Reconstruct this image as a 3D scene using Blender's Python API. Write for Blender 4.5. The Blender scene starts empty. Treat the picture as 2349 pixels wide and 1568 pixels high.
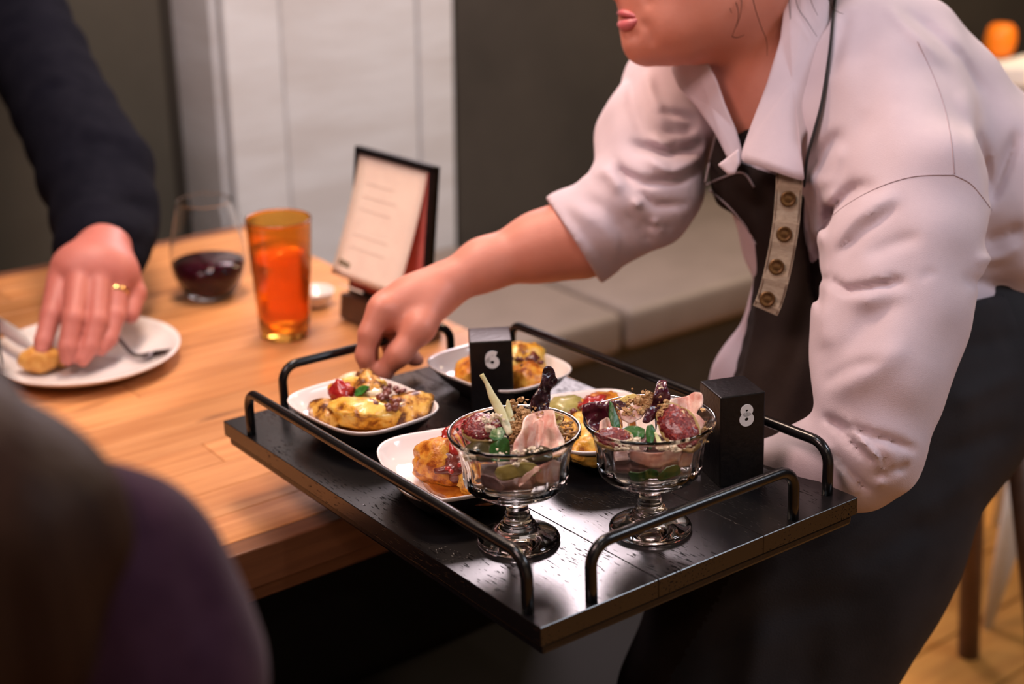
import bpy, bmesh, math, random
import numpy as np
from mathutils import Vector, Matrix, noise
from mathutils.bvhtree import BVHTree

random.seed(7); np.random.seed(7)
C = bpy.context.scene.collection
SC = bpy.context.scene
R = math.radians

# ------------------------------------------------------------------ camera, world, lights, exposure
CAMZ, FPX, TH = 1.434, 3200.0, R(21.5)
cd = bpy.data.cameras.new('camera'); cam = bpy.data.objects.new('camera', cd); C.objects.link(cam)
cam.location = (0, 0, CAMZ); cam.rotation_euler = (R(90) - TH, 0, 0)
cd.sensor_width = 36; cd.sensor_fit = 'HORIZONTAL'; cd.lens = 36 * FPX / 2349
cd.clip_start = 0.05
cd.dof.use_dof = True; cd.dof.focus_distance = 1.19; cd.dof.aperture_fstop = 3.5
SC.camera = cam
SC.view_settings.view_transform = 'Standard'; SC.view_settings.look = 'None'
SC.view_settings.gamma = 1; SC.view_settings.use_curve_mapping = False
SC.view_settings.exposure = 0.25
SC.cycles.use_denoising = True
SC.cycles.max_bounces = 10; SC.cycles.transmission_bounces = 10; SC.cycles.diffuse_bounces = 3; SC.cycles.glossy_bounces = 4
SC.cycles.sample_clamp_indirect = 10
w = bpy.data.worlds.new('world'); SC.world = w; w.use_nodes = True
w.node_tree.nodes['Background'].inputs[0].default_value = (0.55, 0.5, 0.55, 1)
w.node_tree.nodes['Background'].inputs[1].default_value = 0.03

def area(name, loc, target, size, power, col, sy=None):
    l = bpy.data.lights.new(name, 'AREA'); l.energy = power; l.color = col; l.size = size
    if sy: l.shape = 'RECTANGLE'; l.size_y = sy
    o = bpy.data.objects.new(name, l); C.objects.link(o); o.location = loc
    d = Vector(target) - Vector(loc); o.rotation_euler = d.to_track_quat('-Z', 'Y').to_euler()
    return o
# warm pendant above the guests' table, a broad soft lamp above the banquette, a cool lamp behind and to the right of the camera
area('pendant_light', (-0.35, 1.80, 2.15), (-0.3, 1.75, 0.75), 0.30, 14, (1.0, 0.72, 0.56))
area('banquette_light', (0.02, 3.15, 1.80), (0.05, 1.0, 0.87), 0.68, 24, (1.0, 0.82, 0.87), 0.46)
area('aisle_light', (1.9, 0.9, 2.6), (0.6, 1.5, 0.9), 0.6, 20, (0.80, 0.87, 1.0))
area('left_light', (-0.9, 0.5, 2.3), (0.3, 1.6, 1.0), 0.5, 13, (1.0, 0.68, 0.64))
area('back_floor_light', (1.7, 3.2, 2.5), (1.4, 2.6, 0.0), 0.5, 34, (1.0, 0.72, 0.42))
area('front_wall_fill', (0.6, -1.6, 2.7), (0.9, -3.4, 1.3), 0.6, 30, (1.0, 0.80, 0.62))  # added fill on the unseen front wall, to lighten the glass rims
area('column_light', (-0.2, 1.2, 2.6), (-0.35, 2.9, 1.2), 0.5, 11, (0.86, 0.92, 1.0))

# small point lights added for sparkle on the glass and dishes
for i, (sx, sy, sz, sp) in enumerate([(-0.75, 0.05, 2.35, 7), (0.85, -0.25, 2.4, 8), (1.1, 2.3, 2.5, 9), (-1.2, 2.0, 2.4, 6), (0.15, -0.9, 2.4, 8)]):
    l = bpy.data.lights.new('sparkle_light', 'POINT'); l.energy = sp; l.color = (1.0, 0.80, 0.68); l.shadow_soft_size = 0.045
    o = bpy.data.objects.new('sparkle_light', l); C.objects.link(o); o.location = (sx, sy, sz)

# ------------------------------------------------------------------ coordinate helpers
cS, sS = math.sin(TH), math.cos(TH)
def P(x, y, d):
    """world point seen at photo position x,y (2349x1568) at depth d metres"""
    dx = (x - 1174.5) / FPX * d; dy = (784 - y) / FPX * d
    return np.array([dx, sS * d + dy * cS, CAMZ - cS * d + dy * sS])
def PZ(x, y, z):
    dx = (x - 1174.5) / FPX; dy = (784 - y) / FPX
    v = np.array([dx, sS + dy * cS, -cS + dy * sS]); t = (z - CAMZ) / v[2]
    return np.array([0, 0, CAMZ]) + t * v
def proj(X, Y, Z):
    d = Y * sS - (Z - CAMZ) * cS
    return X / d * FPX + 1174.5, 784 - (Y * cS + (Z - CAMZ) * sS) / d * FPX, d
# room axes: U along the table edges (38 degrees), V towards the back wall
AZ = R(38); UX = np.array([math.cos(AZ), math.sin(AZ), 0]); VX = np.array([-math.sin(AZ), math.cos(AZ), 0])
ROOM = Matrix.Rotation(AZ, 4, 'Z')
def UV(u, v, z): return UX * u + VX * v + np.array([0, 0, z])
# tray frame (held, far end a little low)
tO = np.array([0.0208, 0.8703, 0.867]); tu = np.array([0.80804, 0.58913, 0.0])
tv = np.array([-0.58792, 0.80637, -0.0647]); tv -= tu * (tu @ tv); tv /= np.linalg.norm(tv); tn = np.cross(tu, tv)
TRAY = Matrix(((tu[0], tv[0], tn[0], tO[0]), (tu[1], tv[1], tn[1], tO[1]), (tu[2], tv[2], tn[2], tO[2]), (0, 0, 0, 1)))
def T(x, y, h): return tO + tu * x + tv * y + tn * h

# ------------------------------------------------------------------ object helpers
MW = {}
def mw(o): return MW[o.name]
def put(o, M, parent=None):
    if parent is not None:
        o.parent = parent; o.matrix_parent_inverse = Matrix()
        MW[o.name] = mw(parent) @ M
    else:
        MW[o.name] = M.copy()
    o.matrix_basis = M
def tag(o, label=None, cat=None, group=None, kind=None):
    if label: o['label'] = label
    if cat: o['category'] = cat
    if group: o['group'] = group
    if kind: o['kind'] = kind
    return o
def thing(name, label, cat, M, group=None):
    o = bpy.data.objects.new(name, None); C.objects.link(o); o.empty_display_size = 0.02
    put(o, M); return tag(o, label, cat, group)
def at(loc, rz=0): return Matrix.Translation(Vector(loc)) @ Matrix.Rotation(rz, 4, 'Z')
def ob(name, V, F, m, parent=None, M=None, world=False, smooth=True, auto=None):
    """one mesh object; world=True: V are world coordinates, moved into the parent's (or M's) frame"""
    V = np.asarray(V, dtype=float)
    if world:
        if parent is None and M is None:
            c = V.mean(0); c[2] = V[:, 2].min(); M = Matrix.Translation(Vector(c))
        ref = mw(parent) @ (M or Matrix()) if parent is not None else M
        inv = np.array(ref.inverted()); V = V @ inv[:3, :3].T + inv[:3, 3]
    me = bpy.data.meshes.new(name); me.from_pydata(V.tolist(), [], [list(f) for f in F]); me.validate()
    if not isinstance(m, (list, tuple)): m = [m]
    for k in m: me.materials.append(k)
    me.polygons.foreach_set('use_smooth', [smooth] * len(me.polygons))
    if auto:
        try: me.set_sharp_from_angle(angle=R(auto))
        except Exception: pass
    me.update()
    o = bpy.data.objects.new(name, me); C.objects.link(o)
    put(o, M or Matrix(), parent)
    return o
def join(*parts):
    V, F, n = [], [], 0
    for v, f in parts:
        v = np.asarray(v, dtype=float); V.append(v); F += [[i + n for i in q] for q in f]; n += len(v)
    return np.vstack(V), F
def box(sx, sy, sz, c=(0, 0, 0), bev=0.0, seg=2):
    bm = bmesh.new(); bmesh.ops.create_cube(bm, size=1)
    bmesh.ops.scale(bm, vec=(sx, sy, sz), verts=bm.verts); bmesh.ops.translate(bm, vec=c, verts=bm.verts)
    if bev: bmesh.ops.bevel(bm, geom=list(bm.edges), offset=bev, segments=seg, affect='EDGES', profile=0.5)
    V = [tuple(v.co) for v in bm.verts]; bm.verts.index_update()
    F = [[v.index for v in f.verts] for f in bm.faces]; bm.free(); return np.array(V), F
def lathe(prof, n=48, mod=None, close=True):
    V, F = [], []
    for i, (r, z) in enumerate(prof):
        for j in range(n):
            a = 2 * math.pi * j / n; rr = r if mod is None else mod(r, z, a, i)
            V.append((rr * math.cos(a), rr * math.sin(a), z))
    for i in range(len(prof) - 1):
        for j in range(n):
            k = (j + 1) % n; F.append((i * n + j, i * n + k, (i + 1) * n + k, (i + 1) * n + j))
    if close:
        F.append(list(range(n))[::-1]); F.append([(len(prof) - 1) * n + j for j in range(n)])
    return np.array(V), F
def smooth_path(pts, n):
    pts = np.asarray(pts, dtype=float); m = len(pts); out = []
    for s in np.linspace(0, m - 1, n):
        i = min(int(s), m - 2); t = s - i
        p0 = pts[max(i - 1, 0)]; p1 = pts[i]; p2 = pts[i + 1]; p3 = pts[min(i + 2, m - 1)]
        out.append(0.5 * ((2 * p1) + (p2 - p0) * t + (2 * p0 - 5 * p1 + 4 * p2 - p3) * t * t + (3 * p1 - p0 - 3 * p2 + p3) * t ** 3))
    return np.array(out)
def tube(path, w, t=None, seg=10, nhint=(0, 0, 1), cap=True):
    """tube along path; w, t: half width and half thickness (scalars or lists); nhint: thickness direction"""
    path = np.asarray(path, dtype=float); n = len(path)
    w = np.full(n, w) if np.isscalar(w) else np.interp(np.linspace(0, 1, n), np.linspace(0, 1, len(w)), w)
    if t is None: t = w
    else: t = np.full(n, t) if np.isscalar(t) else np.interp(np.linspace(0, 1, n), np.linspace(0, 1, len(t)), t)
    V, F = [], []
    nh = np.array(nhint, dtype=float); prev = None
    for i in range(n):
        tg = path[min(i + 1, n - 1)] - path[max(i - 1, 0)]; tg /= (np.linalg.norm(tg) + 1e-12)
        b = prev if prev is not None else nh
        b = b - tg * (b @ tg)
        if np.linalg.norm(b) < 1e-6: b = np.cross(tg, [1, 0, 0.3])
        b /= np.linalg.norm(b); prev = b; a = np.cross(b, tg)
        for j in range(seg):
            q = 2 * math.pi * j / seg
            V.append(path[i] + a * math.cos(q) * w[i] + b * math.sin(q) * t[i])
    for i in range(n - 1):
        for j in range(seg):
            k = (j + 1) % seg; F.append((i * seg + j, i * seg + k, (i + 1) * seg + k, (i + 1) * seg + j))
    if cap: F.append(list(range(seg))[::-1]); F.append([(n - 1) * seg + j for j in range(seg)])
    return np.array(V), F
_ico = {}
def ico(sub):
    if sub not in _ico:
        bm = bmesh.new(); bmesh.ops.create_icosphere(bm, subdivisions=sub, radius=1)
        bm.verts.index_update(); _ico[sub] = (np.array([v.co[:] for v in bm.verts]), [[v.index for v in f.verts] for f in bm.faces]); bm.free()
    return _ico[sub]
def blob(c, rad, sub=3, amp=0.15, freq=1.6, seed=0, rot=None, amp2=0.0, f2=6):
    V, F = ico(sub); off = Vector((seed * 3.7, seed * 1.3, seed * 2.1))
    k = np.array([1 + amp * noise.noise(Vector(v) * freq + off) + (amp2 * noise.noise(Vector(v) * f2 + off) if amp2 else 0) for v in V])
    W = V * k[:, None] * np.asarray(rad)
    if rot is not None: W = W @ np.array(rot.to_3x3()).T
    return W + np.asarray(c), F
def sheet(outline, d0, curl=None, thick=0.0012, rings=7, n=56, tilt=(0, 0), rough=0.0, seed=0, rf=30.0):
    """a curved sheet facing the room with its own depth and thickness: outline in photo units at depth d0
    (third number per point = its own depth), curl(s,t) in metres over the outline's box"""
    pts = np.array([(p[0], p[1], p[2] if len(p) > 2 else d0) for p in outline], dtype=float)
    cl = np.vstack([pts, pts[:1]]); L = np.r_[0, np.cumsum(np.linalg.norm(np.diff(cl[:, :2], axis=0), axis=1))]
    s = np.linspace(0, L[-1], n, endpoint=False)
    o = np.stack([np.interp(s, L, cl[:, k]) for k in range(3)], 1)
    for _ in range(1): o = 0.25 * np.roll(o, 1, 0) + 0.5 * o + 0.25 * np.roll(o, -1, 0)
    c = o.mean(0); mn = o[:, :2].min(0); mx = o[:, :2].max(0); sz = np.maximum(mx - mn, 1)
    front, back = [], []
    def dep(q):
        a, b = (q[0] - c[0]) / sz[0], (q[1] - c[1]) / sz[1]
        d = q[2] + tilt[0] * a + tilt[1] * b
        if curl: d += curl(a, b)
        if rough: d += rough * noise.noise(Vector((q[0] / rf, q[1] / rf, seed * 5.1)))
        return d
    def add(q, e):
        d = dep(q); front.append(P(q[0], q[1], d - thick * 0.5 * e)); back.append(P(q[0], q[1], d + thick * 0.5 * e))
    add(c, 1)
    for k in range(1, rings + 1):
        f = (k / rings)
        for q in o: add(c + (q - c) * f, 1.0 if k < rings else 0.35)
    F = []; N = 1 + rings * n
    for side in (0, 1):
        b = side * N
        for j in range(n):
            k = (j + 1) % n
            t = [b, b + 1 + j, b + 1 + k]; F.append(t if side else t[::-1])
            for r in range(rings - 1):
                i0 = b + 1 + r * n
                q = [i0 + j, i0 + n + j, i0 + n + k, i0 + k]; F.append(q if side else q[::-1])
    i0 = 1 + (rings - 1) * n
    for j in range(n):
        k = (j + 1) % n; F.append([i0 + j, i0 + k, N + i0 + k, N + i0 + j])
    return np.array(front + back), F

# ------------------------------------------------------------------ signed distance modelling (surface nets), used for bodies and cloth
def cone(a, b, ra, rb, k=0.03, flat=None):
    a = np.asarray(a, dtype=float); b = np.asarray(b, dtype=float); ba = b - a; L2 = max(ba @ ba, 1e-9)
    def fn(X, Y, Z):
        px, py, pz = X - a[0], Y - a[1], Z - a[2]
        t = np.clip((px * ba[0] + py * ba[1] + pz * ba[2]) / L2, 0, 1)
        dx, dy, dz = px - t * ba[0], py - t * ba[1], pz - t * ba[2]
        if flat is not None:
            n, f = flat; q = (dx * n[0] + dy * n[1] + dz * n[2]) * (f - 1)
            dx, dy, dz = dx + q * n[0], dy + q * n[1], dz + q * n[2]
        return np.sqrt(dx * dx + dy * dy + dz * dz) - (ra + t * (rb - ra))
    m = max(ra, rb) * (1 if flat is None else max(1, 1 / flat[1])) + k + 0.02
    return dict(fn=fn, lo=np.minimum(a, b) - m, hi=np.maximum(a, b) + m, k=k)
def chain(pts, k=0.03, flat=None, grow=0.0):
    """pts: (photo x, photo y, depth, radius in photo units at that depth)"""
    out = []
    Q = [(P(x, y, d), r * d / FPX + grow) for x, y, d, r in pts]
    if len(Q) == 1: return [cone(Q[0][0], Q[0][0] + 1e-4, Q[0][1], Q[0][1], k, flat)]
    for (a, ra), (b, rb) in zip(Q[:-1], Q[1:]): out.append(cone(a, b, ra, rb, k, flat))
    return out
def surfnet(prims, h, post=None, lo=None, hi=None, smooth=2, band=0.014):
    if lo is None: lo = np.min([p['lo'] for p in prims], 0)
    if hi is None: hi = np.max([p['hi'] for p in prims], 0)
    lo = np.asarray(lo, dtype=float); n = np.ceil((np.asarray(hi) - lo) / h).astype(int) + 2
    ax = [(lo[i] + h * np.arange(n[i])).astype(np.float32) for i in range(3)]
    G = np.full(n, 1.0, np.float32)
    for p in prims:
        i0 = np.clip(np.floor((p['lo'] - lo) / h).astype(int), 0, n); i1 = np.clip(np.ceil((p['hi'] - lo) / h).astype(int) + 1, 0, n)
        if np.any(i1 <= i0): continue
        sl = tuple(slice(i0[i], i1[i]) for i in range(3))
        X, Y, Z = ax[0][sl[0]][:, None, None], ax[1][sl[1]][None, :, None], ax[2][sl[2]][None, None, :]
        d = p['fn'](X, Y, Z).astype(np.float32); a = G[sl]; k = p['k']
        op = p.get('op', 'add')
        if op == 'add':
            q = np.clip(0.5 + 0.5 * (a - d) / k, 0, 1); G[sl] = a * (1 - q) + d * q - k * q * (1 - q)
        else:
            q = np.clip(0.5 - 0.5 * (a + d) / k, 0, 1); G[sl] = a * (1 - q) - d * q + k * q * (1 - q)
    if post is not None:
        idx = np.where(np.abs(G) < band)
        X, Y, Z = ax[0][idx[0]], ax[1][idx[1]], ax[2][idx[2]]
        G[idx] = post(G[idx], X, Y, Z)
    # surface nets
    S = G < 0
    c = np.zeros(tuple(n - 1), np.int8)
    for i in (0, 1):
        for j in (0, 1):
            for k in (0, 1): c += S[i:n[0] - 1 + i, j:n[1] - 1 + j, k:n[2] - 1 + k]
    act = (c > 0) & (c < 8); del c
    ids = np.full(act.shape, -1, np.int32); A = np.argwhere(act); ids[act] = np.arange(len(A))
    acc = np.zeros((len(A), 3)); cnt = np.zeros(len(A))
    cor = [(i, j, k) for i in (0, 1) for j in (0, 1) for k in (0, 1)]
    val = {q: G[A[:, 0] + q[0], A[:, 1] + q[1], A[:, 2] + q[2]] for q in cor}
    for q in cor:
        for a in range(3):
            if q[a] == 0:
                r = list(q); r[a] = 1; r = tuple(r); va, vb = val[q], val[r]; m = (va < 0) != (vb < 0)
                t = va[m] / (va[m] - vb[m]); p = np.tile(np.array(q, float), (m.sum(), 1)); p[:, a] += t
                acc[m] += p; cnt[m] += 1
    V = lo + h * (A + acc / cnt[:, None])
    F = []
    for a in range(3):
        b, d = (a + 1) % 3, (a + 2) % 3
        s0 = [slice(None)] * 3; s1 = [slice(None)] * 3; s0[a] = slice(0, n[a] - 1); s1[a] = slice(1, n[a])
        A0, A1 = S[tuple(s0)], S[tuple(s1)]
        E = np.argwhere(A0 != A1)
        E = E[(E[:, b] > 0) & (E[:, d] > 0) & (E[:, b] < n[b] - 1) & (E[:, d] < n[d] - 1)]
        if not len(E): continue
        ins = A0[E[:, 0], E[:, 1], E[:, 2]]
        def cell(ob_, od_):
            q = E.copy(); q[:, b] -= ob_; q[:, d] -= od_; return ids[q[:, 0], q[:, 1], q[:, 2]]
        q = np.stack([cell(1, 1), cell(0, 1), cell(0, 0), cell(1, 0)], 1)
        q[~ins] = q[~ins][:, ::-1]
        F.append(q)
    F = np.vstack(F); F = F[(F >= 0).all(1)]
    e = np.vstack([F[:, [0, 1]], F[:, [1, 2]], F[:, [2, 3]], F[:, [3, 0]]])
    for _ in range(smooth):
        s = np.zeros_like(V); k = np.zeros(len(V))
        np.add.at(s, e[:, 0], V[e[:, 1]]); np.add.at(s, e[:, 1], V[e[:, 0]])
        np.add.at(k, e[:, 0], 1); np.add.at(k, e[:, 1], 1)
        V = 0.5 * V + 0.5 * s / np.maximum(k, 1)[:, None]
    return V, F.tolist()
def seg_dist(x, y, poly):
    best = np.full(len(x), 1e9, np.float32)
    for (ax_, ay), (bx, by) in zip(poly[:-1], poly[1:]):
        dx, dy = bx - ax_, by - ay; t = np.clip(((x - ax_) * dx + (y - ay) * dy) / (dx * dx + dy * dy + 1e-9), 0, 1)
        best = np.minimum(best, np.hypot(x - ax_ - t * dx, y - ay - t * dy))
    return best
def poly_sd(x, y, poly):
    poly = list(poly); d = seg_dist(x, y, poly + poly[:1]); ins = np.zeros(len(x), bool)
    for (x0, y0), (x1, y1) in zip(poly, poly[1:] + poly[:1]):
        m = ((y0 > y) != (y1 > y)) & (x < (x1 - x0) * (y - y0) / (y1 - y0 + 1e-9) + x0); ins ^= m
    return np.where(ins, -d, d)
def folds(creases, waves=()):
    """cloth folds: grooves (+depth) and ridges (-depth), in mm, along lines; plus gentle long waves"""
    def post(g, X, Y, Z):
        x, y, d = proj(X, Y, Z); g = g.copy()
        for poly, wd, dp in creases:
            bx0, by0 = np.min(poly, 0) - 3 * wd; bx1, by1 = np.max(poly, 0) + 3 * wd
            m = (x > bx0) & (x < bx1) & (y > by0) & (y < by1)
            if not m.any(): continue
            q = seg_dist(x[m], y[m], poly) / wd
            # taper towards the two ends
            p0, p1 = np.array(poly[0]), np.array(poly[-1]); ax_ = p1 - p0; L = max(np.hypot(*ax_), 1)
            t = ((x[m] - p0[0]) * ax_[0] + (y[m] - p0[1]) * ax_[1]) / (L * L)
            e = np.clip(1.1 - np.abs(2 * np.clip(t, 0, 1) - 1) ** 3, 0.1, 1)
            g[m] += 0.0013 * dp * np.exp(-q * q) * e
        for kx, ky, kz, ph, am in waves: g += am * 0.001 * np.sin(kx * X + ky * Y + kz * Z + ph)
        return g
    return post

# ------------------------------------------------------------------ materials (all procedural)
def mat(name, col, rough=0.5, metal=0.0, col2=None, col3=None, nscale=20.0, detail=4.0, stretch=(1, 1, 1), bump=0.0, bscale=None, bstretch=None,
        spec=0.5, trans=0.0, ior=1.45, sss=0.0, ssr=(1.0, 0.35, 0.2), sscale=0.01, coat=0.0, emit=0.0, ramp=(0.38, 0.62), rnd=0.0, sheen=0.0, wave=None):
    m = bpy.data.materials.new(name); m.use_nodes = True; nt = m.node_tree; b = nt.nodes['Principled BSDF']; L = nt.links
    b.inputs['Base Color'].default_value = (*col, 1); b.inputs['Roughness'].default_value = rough; b.inputs['Metallic'].default_value = metal
    b.inputs['IOR'].default_value = ior; b.inputs['Specular IOR Level'].default_value = spec
    b.inputs['Transmission Weight'].default_value = trans; b.inputs['Coat Weight'].default_value = coat; b.inputs['Coat Roughness'].default_value = 0.08
    if sss: b.inputs['Subsurface Weight'].default_value = sss; b.inputs['Subsurface Radius'].default_value = ssr; b.inputs['Subsurface Scale'].default_value = sscale
    if sheen: b.inputs['Sheen Weight'].default_value = sheen; b.inputs['Sheen Roughness'].default_value = 0.4
    if emit: b.inputs['Emission Color'].default_value = (*col, 1); b.inputs['Emission Strength'].default_value = emit
    tc = nt.nodes.new('ShaderNodeTexCoord'); mp = nt.nodes.new('ShaderNodeMapping'); L.new(tc.outputs['Object'], mp.inputs[0]); mp.inputs['Scale'].default_value = stretch
    if rnd:
        oi = nt.nodes.new('ShaderNodeObjectInfo'); ml = nt.nodes.new('ShaderNodeMath'); ml.operation = 'MULTIPLY'; ml.inputs[1].default_value = 37.0
        L.new(oi.outputs['Random'], ml.inputs[0]); L.new(ml.outputs[0], mp.inputs['Location'])
    out = None
    if col2:
        if wave:
            nz = nt.nodes.new('ShaderNodeTexWave'); nz.inputs['Scale'].default_value = nscale; nz.inputs['Distortion'].default_value = wave; nz.inputs['Detail'].default_value = detail; nz.inputs['Detail Scale'].default_value = 1.2
        else:
            nz = nt.nodes.new('ShaderNodeTexNoise'); nz.inputs['Scale'].default_value = nscale; nz.inputs['Detail'].default_value = detail; nz.inputs['Roughness'].default_value = 0.6
        L.new(mp.outputs[0], nz.inputs['Vector'])
        rp = nt.nodes.new('ShaderNodeValToRGB'); rp.color_ramp.elements[0].position = ramp[0]; rp.color_ramp.elements[1].position = ramp[1]
        rp.color_ramp.elements[0].color = (*col, 1); rp.color_ramp.elements[1].color = (*col2, 1)
        if col3: e = rp.color_ramp.elements.new(min(0.98, ramp[1] + 0.12)); e.color = (*col3, 1)
        L.new(nz.outputs[0], rp.inputs[0]); out = rp.outputs[0]
    if rnd:
        hs = nt.nodes.new('ShaderNodeHueSaturation'); mr = nt.nodes.new('ShaderNodeMapRange')
        mr.inputs['To Min'].default_value = 1 - rnd; mr.inputs['To Max'].default_value = 1 + rnd
        L.new(oi.outputs['Random'], mr.inputs[0]); L.new(mr.outputs[0], hs.inputs['Value'])
        if out: L.new(out, hs.inputs['Color'])
        else: hs.inputs['Color'].default_value = (*col, 1)
        out = hs.outputs[0]
    if out: L.new(out, b.inputs['Base Color'])
    if bump:
        nb = nt.nodes.new('ShaderNodeTexNoise'); nb.inputs['Scale'].default_value = bscale or nscale; nb.inputs['Detail'].default_value = 3
        mb = nt.nodes.new('ShaderNodeMapping'); mb.inputs['Scale'].default_value = bstretch or stretch; L.new(tc.outputs['Object'], mb.inputs[0]); L.new(mb.outputs[0], nb.inputs['Vector'])
        bp = nt.nodes.new('ShaderNodeBump'); bp.inputs['Strength'].default_value = bump; bp.inputs['Distance'].default_value = 0.002
        L.new(nb.outputs[0], bp.inputs['Height']); L.new(bp.outputs[0], b.inputs['Normal'])
    return m
M = {}
M['white_ceramic'] = mat('white_ceramic', (0.80, 0.72, 0.69), 0.12, coat=0.3)
M['piping'] = mat('grey_pink_piping', (0.22, 0.16, 0.16), 0.9)
M['black_glaze'] = mat('black_glaze', (0.012, 0.010, 0.011), 0.3)
M['black_metal'] = mat('black_metal', (0.005, 0.0045, 0.005), 0.24, spec=0.55, bump=0.05, bscale=300)
M['black_block'] = mat('black_block', (0.0045, 0.004, 0.005), 0.32, spec=0.4, col2=(0.007, 0.006, 0.007), nscale=120, bump=0.15, bscale=220)
M['white_print'] = mat('white_print', (0.74, 0.74, 0.76), 0.6)
M['glass'] = mat('clear_glass', (0.995, 0.985, 0.95), 0.015, trans=1.0, ior=1.48)
M['thin_glass'] = mat('wine_glass_crystal', (0.97, 0.97, 0.97), 0.02, trans=1.0, ior=1.12)
M['wine'] = mat('red_wine', (0.045, 0.004, 0.012), 0.05, trans=0.35, ior=1.34)
M['amber'] = mat('amber_plastic', (1.0, 0.50, 0.09), 0.12, trans=0.95, ior=1.40)
M['skin'] = mat('light_skin', (0.55, 0.195, 0.13), 0.5, col2=(0.60, 0.235, 0.165), nscale=9, sss=0.12, sscale=0.012, bump=0.10, bscale=260)
M['skin_red'] = mat('ruddy_skin', (0.44, 0.135, 0.105), 0.5, col2=(0.50, 0.165, 0.13), nscale=11, sss=0.12, sscale=0.012, bump=0.10, bscale=260)
M['lip'] = mat('pink_lips', (0.50, 0.115, 0.125), 0.42, sss=0.1, bump=0.1, bscale=300)
M['shirt'] = mat('pale_pink_cotton', (0.55, 0.44, 0.48), 0.85, col2=(0.59, 0.475, 0.515), nscale=14, bump=0.20, bscale=1100, sheen=0.15)
M['shirt_seam'] = mat('shirt_stitching', (0.42, 0.32, 0.35), 0.9, bump=0.2, bscale=1200)
M['apron'] = mat('dark_apron_canvas', (0.017, 0.0105, 0.009), 0.9, spec=0.1, col2=(0.026, 0.017, 0.014), nscale=9, bump=0.3, bscale=900)
M['apron_black'] = mat('black_apron_cloth', (0.017, 0.0155, 0.018), 0.8, spec=0.2, col2=(0.030, 0.027, 0.030), nscale=5, bump=0.3, bscale=900)
M['tan_webbing'] = mat('tan_webbing', (0.30, 0.225, 0.16), 0.85, col2=(0.37, 0.29, 0.21), nscale=160, stretch=(1, 1, 3), bump=0.5, bscale=500)
M['brass'] = mat('aged_brass', (0.16, 0.085, 0.03), 0.38, metal=0.75, col2=(0.10, 0.05, 0.02), nscale=200)
M['black_cloth'] = mat('black_strap_cloth', (0.015, 0.013, 0.013), 0.85, bump=0.3, bscale=900)
M['navy'] = mat('navy_wool', (0.0035, 0.0036, 0.0075), 0.95, spec=0.08, col2=(0.0055, 0.0055, 0.010), nscale=30, bump=0.4, bscale=500)
M['brown_cloth'] = mat('brown_knit', (0.020, 0.013, 0.011), 0.95, bump=0.4, bscale=400)
M['purple'] = mat('plum_knit', (0.030, 0.012, 0.026), 0.95, spec=0.1, col2=(0.038, 0.016, 0.032), nscale=60, bump=0.4, bscale=420, sheen=0.12)
M['hair'] = mat('dark_brown_hair', (0.018, 0.007, 0.004), 0.55, spec=0.12, col2=(0.026, 0.012, 0.007), nscale=60, stretch=(1, 1, 0.1), bump=0.5, bscale=160, bstretch=(1, 1, 0.08))
M['trousers'] = mat('dark_trousers', (0.015, 0.014, 0.017), 0.9, bump=0.2, bscale=600)
M['shoe'] = mat('black_leather', (0.012, 0.011, 0.011), 0.4)
M['gold'] = mat('gold', (0.85, 0.55, 0.22), 0.2, metal=1.0)
M['steel'] = mat('steel', (0.85, 0.83, 0.81), 0.42, metal=1.0)
M['dark_steel'] = mat('dark_steel', (0.11, 0.085, 0.08), 0.35, metal=1.0)
M['stave'] = mat('oak_stave', (0.46, 0.185, 0.062), 0.42, col2=(0.60, 0.275, 0.105), nscale=7, detail=6, stretch=(0.7, 12, 12), rnd=0.16, bump=0.12, bscale=30, bstretch=(1, 14, 14))
_nt = M['stave'].node_tree; _b = _nt.nodes['Principled BSDF']; _src = _b.inputs['Base Color'].links[0].from_socket
_tc = _nt.nodes.new('ShaderNodeTexCoord'); _oi = _nt.nodes.new('ShaderNodeObjectInfo'); _ad = _nt.nodes.new('ShaderNodeVectorMath'); _ad.operation = 'ADD'
_mul = _nt.nodes.new('ShaderNodeMath'); _mul.operation = 'MULTIPLY'; _mul.inputs[1].default_value = 53.0; _nt.links.new(_oi.outputs['Random'], _mul.inputs[0])
_nt.links.new(_tc.outputs['Object'], _ad.inputs[0]); _nt.links.new(_mul.outputs[0], _ad.inputs[1])
_mp = _nt.nodes.new('ShaderNodeMapping'); _mp.inputs['Scale'].default_value = (5, 16, 16); _nt.links.new(_ad.outputs[0], _mp.inputs[0])
_kn = _nt.nodes.new('ShaderNodeTexNoise'); _kn.inputs['Scale'].default_value = 1.0; _kn.inputs['Detail'].default_value = 1.0; _nt.links.new(_mp.outputs[0], _kn.inputs['Vector'])
_rp = _nt.nodes.new('ShaderNodeValToRGB'); _rp.color_ramp.elements[0].position = 0.70; _rp.color_ramp.elements[1].position = 0.78; _nt.links.new(_kn.outputs[0], _rp.inputs[0])
_mx = _nt.nodes.new('ShaderNodeMix'); _mx.data_type = 'RGBA'; _nt.links.new(_rp.outputs[0], _mx.inputs['Factor']); _nt.links.new(_src, _mx.inputs[6]); _mx.inputs[7].default_value = (0.16, 0.055, 0.02, 1); _nt.links.new(_mx.outputs[2], _b.inputs['Base Color'])
M['stave_edge'] = mat('shaded_oak_edge', (0.16, 0.062, 0.03), 0.5, col2=(0.21, 0.085, 0.04), nscale=8, stretch=(0.7, 12, 12))  # the unlit look of the table edge is put into this darker oak
M['walnut'] = mat('brown_wood', (0.085, 0.042, 0.026), 0.5, col2=(0.12, 0.06, 0.035), nscale=30, stretch=(1, 8, 1))
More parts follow.
